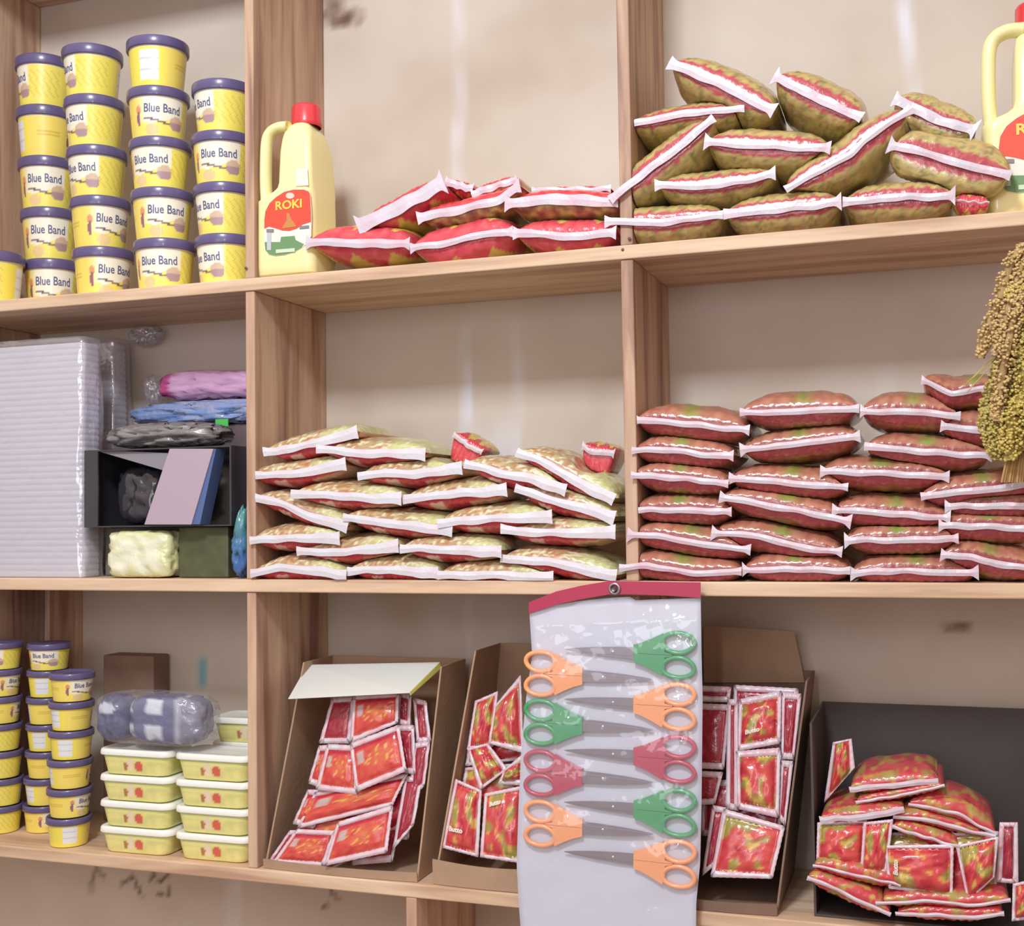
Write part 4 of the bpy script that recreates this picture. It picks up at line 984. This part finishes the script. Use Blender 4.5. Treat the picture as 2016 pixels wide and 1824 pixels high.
# ---- third box
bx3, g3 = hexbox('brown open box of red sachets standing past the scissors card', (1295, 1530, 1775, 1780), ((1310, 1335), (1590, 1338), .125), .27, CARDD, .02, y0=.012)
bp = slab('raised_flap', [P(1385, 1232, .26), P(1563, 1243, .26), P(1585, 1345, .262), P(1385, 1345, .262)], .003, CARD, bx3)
k3 = (.125-.012)/(g3[5]-g3[4]); pl3 = (.03, g3[4], k3)
z6 = lambda *p: Z((1360, 1180), 2.832, *p)
G3 = 'red sachets in the third box'
for pts, lay, kind, lab, bg_, tx, ta in (
 ([(60, 1010), (520, 1010), (500, 1320), (60, 1320)], -.008, 'dark', 'sachet buried above the lowest wide one in the third box', .006, None, 0),
 ([(240, 480), (600, 500), (590, 900), (240, 900)], -.016, 'dark', 'sachet buried behind the crumpled shiny one', .006, None, 0),
 ([(-60, 480), (225, 490), (215, 575), (-60, 570)], .002, 'dark', 'uppermost dark red sachet edge past the top green scissors', .004, None, 0),
 ([(-60, 580), (222, 590), (185, 950), (-60, 940)], .01, 'dark', 'dark red sachet right behind the edge of the scissors card', .006, None, 0),
 ([(-60, 955), (180, 965), (135, 1145), (-60, 1150)], .012, 'dark', 'dark red sachet low behind the scissors card edge', .006, None, 0),
 ([(270, 560), (505, 510), (500, 805), (258, 850)], .014, 'leaf', 'upper sachet with crumpled shiny foil in the third box', .014, 'Butto', (-.3, -.5, .36, .05)),
 ([(505, 520), (618, 530), (575, 895), (505, 890)], .008, 'dark', 'creased sachet against the third box wall near its top', .006, None, 0),
 ([(252, 850), (500, 830), (490, 1220), (262, 1170)], .02, 'leaf', 'middle sachet with bright glint in the third box', .016, None, 0),
 ([(500, 900), (572, 905), (528, 1270), (488, 1225)], .01, 'dark', 'narrow sachet edge against the third box wall, lower half', .005, None, 0),
 ([(205, 560), (262, 560), (268, 1180), (195, 1170)], .016, 'dark', 'sachet on edge between the two columns of the third box', .004, None, 0),
 ([(120, 1150), (200, 1165), (140, 1480), (62, 1545)], .026, 'dark', 'folded sachet flap at the foot of the third box', .004, None, 0),
 ([(185, 1170), (525, 1268), (455, 1560), (110, 1550)], .03, 'leaf', 'lowest wide sachet lying flat at the foot of the third box', .008, None, 0)):
    sachet(z6(*pts), lay, kind, lab, pl3, G3, bulge=bg_, text=tx, tang=ta, name='sachet')
# ---- fourth box, black inside
bx4 = thing('black_display_box', 'wide black-lined open box heaped with red snack packets', 'box')
xl, xr = P(1598, 1600, .03).x, P(2160, 1600, .03).x; zf = ZB+.001; zt4 = P(1800, 1388, .28).z
MB().box((xl, .03, zf), (xl+.004, .28, zt4)).build('side_panel', BLACKCARD, bx4); MB().box((xr-.004, .03, zf), (xr, .28, zt4)).build('side_panel', BLACKCARD, bx4)
MB().box((xl+.004, .276, zf), (xr-.004, .28, zt4)).build('back_panel', BLACKCARD, bx4); MB().box((xl+.004, .03, zf), (xr-.004, .276, zf+.004)).build('base_panel', BLACKCARD, bx4)
z7 = lambda *p: Z((1590, 1430), 4.629, *p)
G4 = 'snack packets in the black-lined box'
def sp4(p, lab, **k): return spec(z7(*p), 'snack', lab, group=G4, name='snack_packet', **k)
pile = [
 sp4([(0, 1370), (380, 1530), (760, 1710)], 'long snack packet sloping down over the box edge at its near corner', t=.024, Y=-.012, hb=.008, ear=(.4, .2), L=.14),
 sp4([(800, 1700), (1300, 1722), (1480, 1735), (1790, 1705)], 'lowest snack packet lying along the front of the black-lined box', t=.02, Y=-.012, hb=.008, ear=(.2, .6), L=.14),
 sp4([(620, 1610), (1050, 1585), (1450, 1625), (1850, 1580)], 'second lowest snack packet, its wavy seal above the front one', t=.022, Y=-.006, hb=.007, ear=(.2, .2), L=.16),
 sp4([(50, 1260), (450, 1350), (850, 1440)], 'faded snack packet sloping just above the one over the box edge', t=.024, Y=.0, hb=.006, ear=(.2, .2), L=.16),
 sp4([(920, 700), (1350, 785), (1720, 975)], 'arched snack packet, upper one of the two sloping to the wall side', t=.03, Y=.045, hb=.007, ear=(.2, .2), L=.17),
 sp4([(780, 815), (1090, 845), (1400, 925), (1715, 1000)], 'thin snack packet sloping under the arched one', t=.02, Y=.03, hb=.008, ear=(.2, .2), L=.17),
 sp4([(770, 910), (1060, 1000), (1380, 1095)], 'short sloping snack packet third under the arched one', t=.022, Y=.02, hb=.007, ear=(.2, .2), L=.17),
 sp4([(380, 565), (780, 530), (1190, 490)], 'topmost flat snack packet of the heap, broad pale seal', t=.026, tu=.026, Y=.05, hb=.012, ear=(.1, .1), L=.17),
 sp4([(440, 690), (850, 620), (1250, 540)], 'snack packet second from the top of the heap', t=.016, Y=.04, hb=.006, ear=(.4, .2), L=.17),
 sp4([(110, 840), (540, 815), (880, 750)], 'snack packet with wide pale seal supporting the leaning one', t=.018, Y=.02, hb=.013, ear=(.4, .1), L=.17),
]
build_pile(pile, ZB+.004, xl-.03, xr-.005, ymax=.272, xin=xl+.006)
pl4 = (.012, ZB, .12)
for pts, lay, kind, lab, bg_, tx, ta in (
 ([(480, 980), (1330, 960), (1330, 1400), (480, 1400)], -.022, 'leaf', 'buried snack packet behind the large one in the heap middle', .014, None, 0),
 ([(1250, 980), (1740, 960), (1720, 1500), (1250, 1500)], -.018, 'leaf', 'buried snack packet behind the triangular looking one', .012, None, 0),
 ([(230, 150), (400, 115), (430, 380), (150, 700)], -.05, 'leaf', 'orange snack packet standing up on the heap beside the box wall', .014, None, 0),
 ([(90, 880), (540, 850), (520, 1330), (80, 1240)], .0, 'leaf', 'snack packet facing out, low beside the wall of the black-lined box', .016, None, 0),
 ([(510, 880), (780, 850), (720, 1340), (480, 1330)], .012, 'leaf', 'snack packet showing its grey back seam in the heap', .012, None, 0),
 ([(700, 1090), (1330, 1080), (1320, 1560), (740, 1480)], .014, 'leaf', 'large red snack packet facing out in the heap middle', .018, 'Butto', (-.78, .1, .22, 1.5)),
 ([(1350, 1090), (1740, 1010), (1700, 1380), (1460, 1610)], .012, 'leaf', 'triangular looking glossy red snack packet near the box end', .016, None, 0),
 ([(1750, 880), (1915, 880), (1920, 1440), (1720, 1420)], -.01, 'dark', 'dark red sachet with white edges standing at the box end', .008, None, 0),
 ([(1870, 1440), (2040, 1400), (2040, 1760), (1860, 1780)], .02, 'leaf', 'orange-red snack packet at the very end of the heap', .012, None, 0)):
    o = sachet(z7(*pts), lay, kind, lab, pl4, G4, bulge=bg_, text=tx, tang=ta, marks=False, name='snack_packet', sealw=.005 if bg_ > .01 else .007)

# ================================================================== scissors on their hanging card
zs = lambda a, b, Y=-.03: P(1000+a/2.629, 1130+b/2.629, Y)
cardo = thing('scissors_card', 'long white hanging card under clear plastic with a red header strip', 'display card')
n1, n2 = 30, 60; v = []
def edge(t):   # left and right outline of the sheet, t 0..1 downwards
    yl = [(110, 185), (125, 420), (95, 640), (70, 900), (55, 1200), (45, 1500), (55, 1700), (75, 1950)]
    yr = [(998, 125), (1002, 420), (1008, 640), (1005, 900), (1002, 1200), (995, 1500), (975, 1700), (972, 1950)]
    x = t*(len(yl)-1); i = min(int(x), len(yl)-2); f = x-i
    return [(a[i][0]*(1-f)+a[i+1][0]*f, a[i][1]*(1-f)+a[i+1][1]*f) for a in (yl, yr)]
for layer, dy in ((0, 0), (1, .0012)):
    for i in range(n2):
        l, r = edge(i/(n2-1))
        for j in range(n1):
            s = j/(n1-1); x = l[0]*(1-s)+r[0]*s; y = l[1]*(1-s)+r[1]*s
            if i < 10: y -= (10-i)/10*35*math.sin(math.pi*s)*(.9 if s < .6 else .3)
            w_ = .0025*nz(s*4, i*.1)+(.003*math.sin(s*34)*math.exp(-i*.13)*math.exp(-((s-.48)/.3)**2)); v.append(zs(x, y, -.026+w_+dy))
f = grid_faces(n2, n1)+grid_faces(n2, n1, off=n1*n2, flip=True)
for i in range(n2-1):
    for j in (0, n1-1): a = i*n1+j; f.append((a, a+n1, a+n1+n1*n2, a+n1*n2))
for j in range(n1-1):
    for i in (0, n2-1): a = i*n1+j; f.append((a, a+1, a+1+n1*n2, a+n1*n2))
mesh('backing_sheet', v, f, mat('white_sheet', (208, 211, 228), rough=.45, bump=.2, bscale=14), None, True, cardo)
top = [(108, 148), (250, 92), (380, 62), (520, 38), (640, 40), (800, 42), (998, 45)]; bot = [(108, 206), (250, 160), (380, 132), (520, 108), (640, 106), (800, 112), (998, 126)]
v = []
for a, b in zip(top, bot):
    for Yq in (-.0335, -.022): 
        v += [zs(*a, Yq), zs(*b, Yq)]
f = []
for i in range(len(top)-1):
    a = i*4; b = a+4; f += [(a, a+1, b+1, b), (a+2, b+2, b+3, a+3), (a, b, b+2, a+2), (a+1, a+3, b+3, b+1)]
f += [(0, 2, 3, 1), (len(v)-4, len(v)-3, len(v)-1, len(v)-2)]
mesh('header_strip', v, f, mat('crimson_card', (176, 52, 84), rough=.4), None, False, cardo)
q = zs(551, 78, -.036); v, f = [], []
R1, R2, nn = .0085, .0028, 28
for i in range(nn):
    a = 2*math.pi*i/nn
    for k in range(8): b = 2*math.pi*k/8; v.append((q.x+(R1+R2*math.cos(b))*math.cos(a), q.y+R2*.7*math.sin(b), q.z+(R1+R2*math.cos(b))*math.sin(a)))
f = grid_faces(nn, 8, wrap=True)+[((nn-1)*8+k, (nn-1)*8+(k+1) % 8, (k+1) % 8, k) for k in range(8)]
STEEL = mat('steel', (168, 160, 174), rough=.3, metal=.8)
mesh('eyelet', v, f, STEEL, None, True, cardo)
v, f = tube([(q.x, -.045, q.z-.001), (q.x, -.0008, q.z)], [.0042, .002], 10); mesh('hanging_nail', v, f, mat('nail_steel', (150, 140, 136), rough=.4, metal=.6), None, True, cardo)
# clear front, puffed over the scissors
def film_y(x, y):
    h = .0
    for (cx, cyy, hw) in SC_H: h = max(h, math.exp(-((x-cx)/150)**2-((y-cyy)/75)**2)*.009)
    return -.042-h+.0022*nz(x*.012, y*.012)+.0012*nz(x*.035, y*.03, 3)
SCS = [('green', 1, 410), ('orange', 0, 540), ('orange', 1, 672), ('green', 0, 797), ('red', 1, 940), ('red', 0, 1065), ('green', 1, 1212), ('orange', 0, 1330), ('orange', 1, 1472)]
SC_H = [((810 if r else 250), y, 0) for c, r, y in SCS]
n1, n2 = 90, 170; v = []
for i in range(n2):
    l, r = edge(i/(n2-1))
    for j in range(n1):
        s = j/(n1-1); x = l[0]*(1-s)+r[0]*s; y = l[1]*(1-s)+r[1]*s
        e = min(1, min(s, 1-s)*45, (n2-1-i)*.1+.2, i*.1+.1); fy = film_y(x, y); v.append(zs(x, y, -.028+(fy+.028)*e))
mesh('clear_front', v, grid_faces(n2, n1), film('card_film', (230, 232, 245), rough=.06, fac=.055, bump=.28, bscale=22, dens=.1), None, True, cardo)

HC = {'green': (62, 160, 104), 'orange': (250, 168, 112), 'red': (188, 56, 88)}
def make_scissors(colname):
    """local: x along the tool, handle towards +x, z across, y = thickness; origin at the rivet"""
    root = thing('scissors', 'x', 'scissors'); hm = mat('handle_'+colname, HC[colname], rough=.35, coat=.4)
    u = 1/2.629*.00098*.86   # zoomed pixels to metres near the card
    u = UZ
    def blade(sg):
        top = [(-255, 2*sg), (-200, 10*sg), (-100, 20*sg), (20, 27*sg), (125, 30*sg), (125, -14*sg), (20, -12*sg), (-120, -8*sg), (-230, -2*sg)]
        n = len(top); yy = -.0012 if sg > 0 else .0008
        v = [(x*u, yy-.0008, z*u) for x, z in top]+[(x*u, yy+.0008, z*u) for x, z in top]
        f = [tuple(range(n)) if sg > 0 else tuple(range(n))[::-1], tuple(range(n, 2*n))[::-1] if sg > 0 else tuple(range(n, 2*n))]+[(i, (i+1) % n, (i+1) % n+n, i+n) for i in range(n)]
        mesh('blade', v, f, STEEL, None, False, root)
    blade(1); blade(-1)
    v, f = lathe([(0, -.003), (7*u, -.003), (8*u, -.002), (8*u, .002), (0, .003)], 16); mesh('rivet', [(x, z, y) for x, y, z in v], f, mat('rivet_steel', (220, 220, 228), rough=.15, metal=.9), None, True, root)
    for sg in (1, -1):
        # shank: a solid wedge that widens into the finger ring
        b = MB(); th = .0038
        poly = [(105, 1*sg), (105, 42*sg), (150, 56*sg), (200, 78*sg), (250, 104*sg), (262, 60*sg), (262, 14*sg), (300, 4*sg), (300, 1*sg)]
        n = len(poly); vv = [(x*u, -th, z*u) for x, z in poly]+[(x*u, th, z*u) for x, z in poly]
        ff = [tuple(range(n)), tuple(range(n, 2*n))[::-1]]+[(i, i+n, (i+1) % n+n, (i+1) % n) for i in range(n)]
        b.add(vv, ff)
        pts = []; 
        for k in range(36):
            a = 2*math.pi*k/36; ex, ez = 79, 49; x = 328+ex*math.cos(a)*(1+.08*math.sin(a)*sg); z = (60*sg)+ez*math.sin(a)
            pts.append((x*u, 0, z*u))
        # closed ring
        rv = []; m_ = 10; rr = 11*u
        for k in range(36):
            p = Vector(pts[k]); t = (Vector(pts[(k+1) % 36])-Vector(pts[k-1])).normalized(); s_ = t.cross(Vector((0, 1, 0)))
            for j in range(m_): q = 2*math.pi*j/m_; rv.append(p+s_*math.cos(q)*rr*1.15+Vector((0, 1, 0))*math.sin(q)*.0048)
        rf = grid_faces(36, m_, wrap=True)+[(35*m_+j, 35*m_+(j+1) % m_, (j+1) % m_, j) for j in range(m_)]
        b.add(rv, rf)
        o = b.build('handle', hm, root, smooth=True)
        for p_ in o.data.polygons: p_.use_smooth = len(p_.vertices) == 4 and p_.index >= n+2
    return root
UZ = (zs(900, 800).x-zs(100, 800).x)/800
protos = {}
SL = {0: 'highest green-handled scissors, just under the red header strip', 1: 'highest orange-handled scissors on the card, handle towards the snack box', 2: 'orange-handled scissors second from the top of the card, below the green pair', 3: 'green-handled scissors between two orange pairs and the red pairs', 4: 'upper red-handled scissors on the hanging card', 5: 'lower red-handled scissors on the hanging card', 6: 'lowest green-handled scissors, below both red pairs', 7: 'orange-handled scissors directly under the lower red pair', 8: 'lowest orange-handled scissors at the foot of the card'}
for i, (cn, right, y) in enumerate(SCS):
    if cn not in protos: o = protos[cn] = make_scissors(cn)
    else: o = copy_tree(protos[cn])
    o.location = zs(545 if right else 492, y-5, -.0335)
    tilt = math.radians(-1.2+.5*math.sin(i*2)) if right else math.radians(1+.5*math.cos(i))
    o.rotation_euler = (0, (0 if right else math.pi)-tilt, 0)
    if not right: o.rotation_euler = (0, math.pi+math.radians(1.2), 0)
    else: o.rotation_euler = (0, math.radians(1.6), 0)
    tag(o, SL[i], 'scissors', 'scissors on the hanging card')

# ================================================================== blue and white parcels in clear plastic, lowest shelf
ztopf = ZB+.001+4*.0535*1.04
par = thing('wrapped_parcel', 'clear plastic bag with navy and white packs lying on the flat tubs', 'bag')
def navy(p, s):
    c = (66, 70, 112)
    if math.hypot((p[0]+.1)/.55, (p[2]-.5)/.25) < 1: c = (196, 204, 224)
    return mixc(c, (98, 104, 144), .4+nz(p[0]*4, p[2]*4)) if c[0] < 100 else c
def check_(p, s):
    c = (92, 98, 142)
    if (int((p[0]+3)*2.3) % 2) == 0 and (int((p[2]+3)*1.8) % 2) == 0: c = (212, 218, 234)
    if p[0] > .35: c = (176, 178, 196) if p[0] < .5 else (128, 130, 156)
    return c
pa, pb, pc = P(176, 1430, .0), P(238, 1430, .0), P(388, 1430, .0); ztq = P(300, 1372, .0).z
NB = mat('parcel_print', attr=True, rough=.3, coat=.4, bump=.7, bscale=40)
bot_z = ztopf+.001
puff('navy_pack', (pa.x, .004, bot_z+.004), (pb.x-.002, .09, ztq-.006), NB, navy, par, e=3, amp=.008, fs=24, seed=1)
puff('checked_pack', (pb.x+.002, .004, bot_z+.004), (pc.x-.004, .09, ztq-.002), NB, check_, par, e=4, amp=.006, fs=24, seed=2)
puff('clear_wrap', (pa.x-.004, -.002, bot_z), (pc.x+.012, .096, ztq+.004), film('wrap_film', (225, 228, 240), fac=.07, dens=.08, rough=.12, bump=.9, bscale=40), None, par, e=4.5, amp=.008, fs=30, seed=3)
# dull brown box shape filling a dark patch at the back of that bay
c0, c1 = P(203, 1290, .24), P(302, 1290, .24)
o = bevel(MB().box((c0.x, .24, ZB+.001), (c1.x, .3, c0.z)).build('brown_block', CARDD), .003); tag(o, 'dull brown box shape against the wall behind the flat tubs', 'box')
0 and print('XL', XL, 'lone', P(-12,550,.075).x, 'A', P(104,550,.185).x)
print('objects', len(bpy.data.objects))
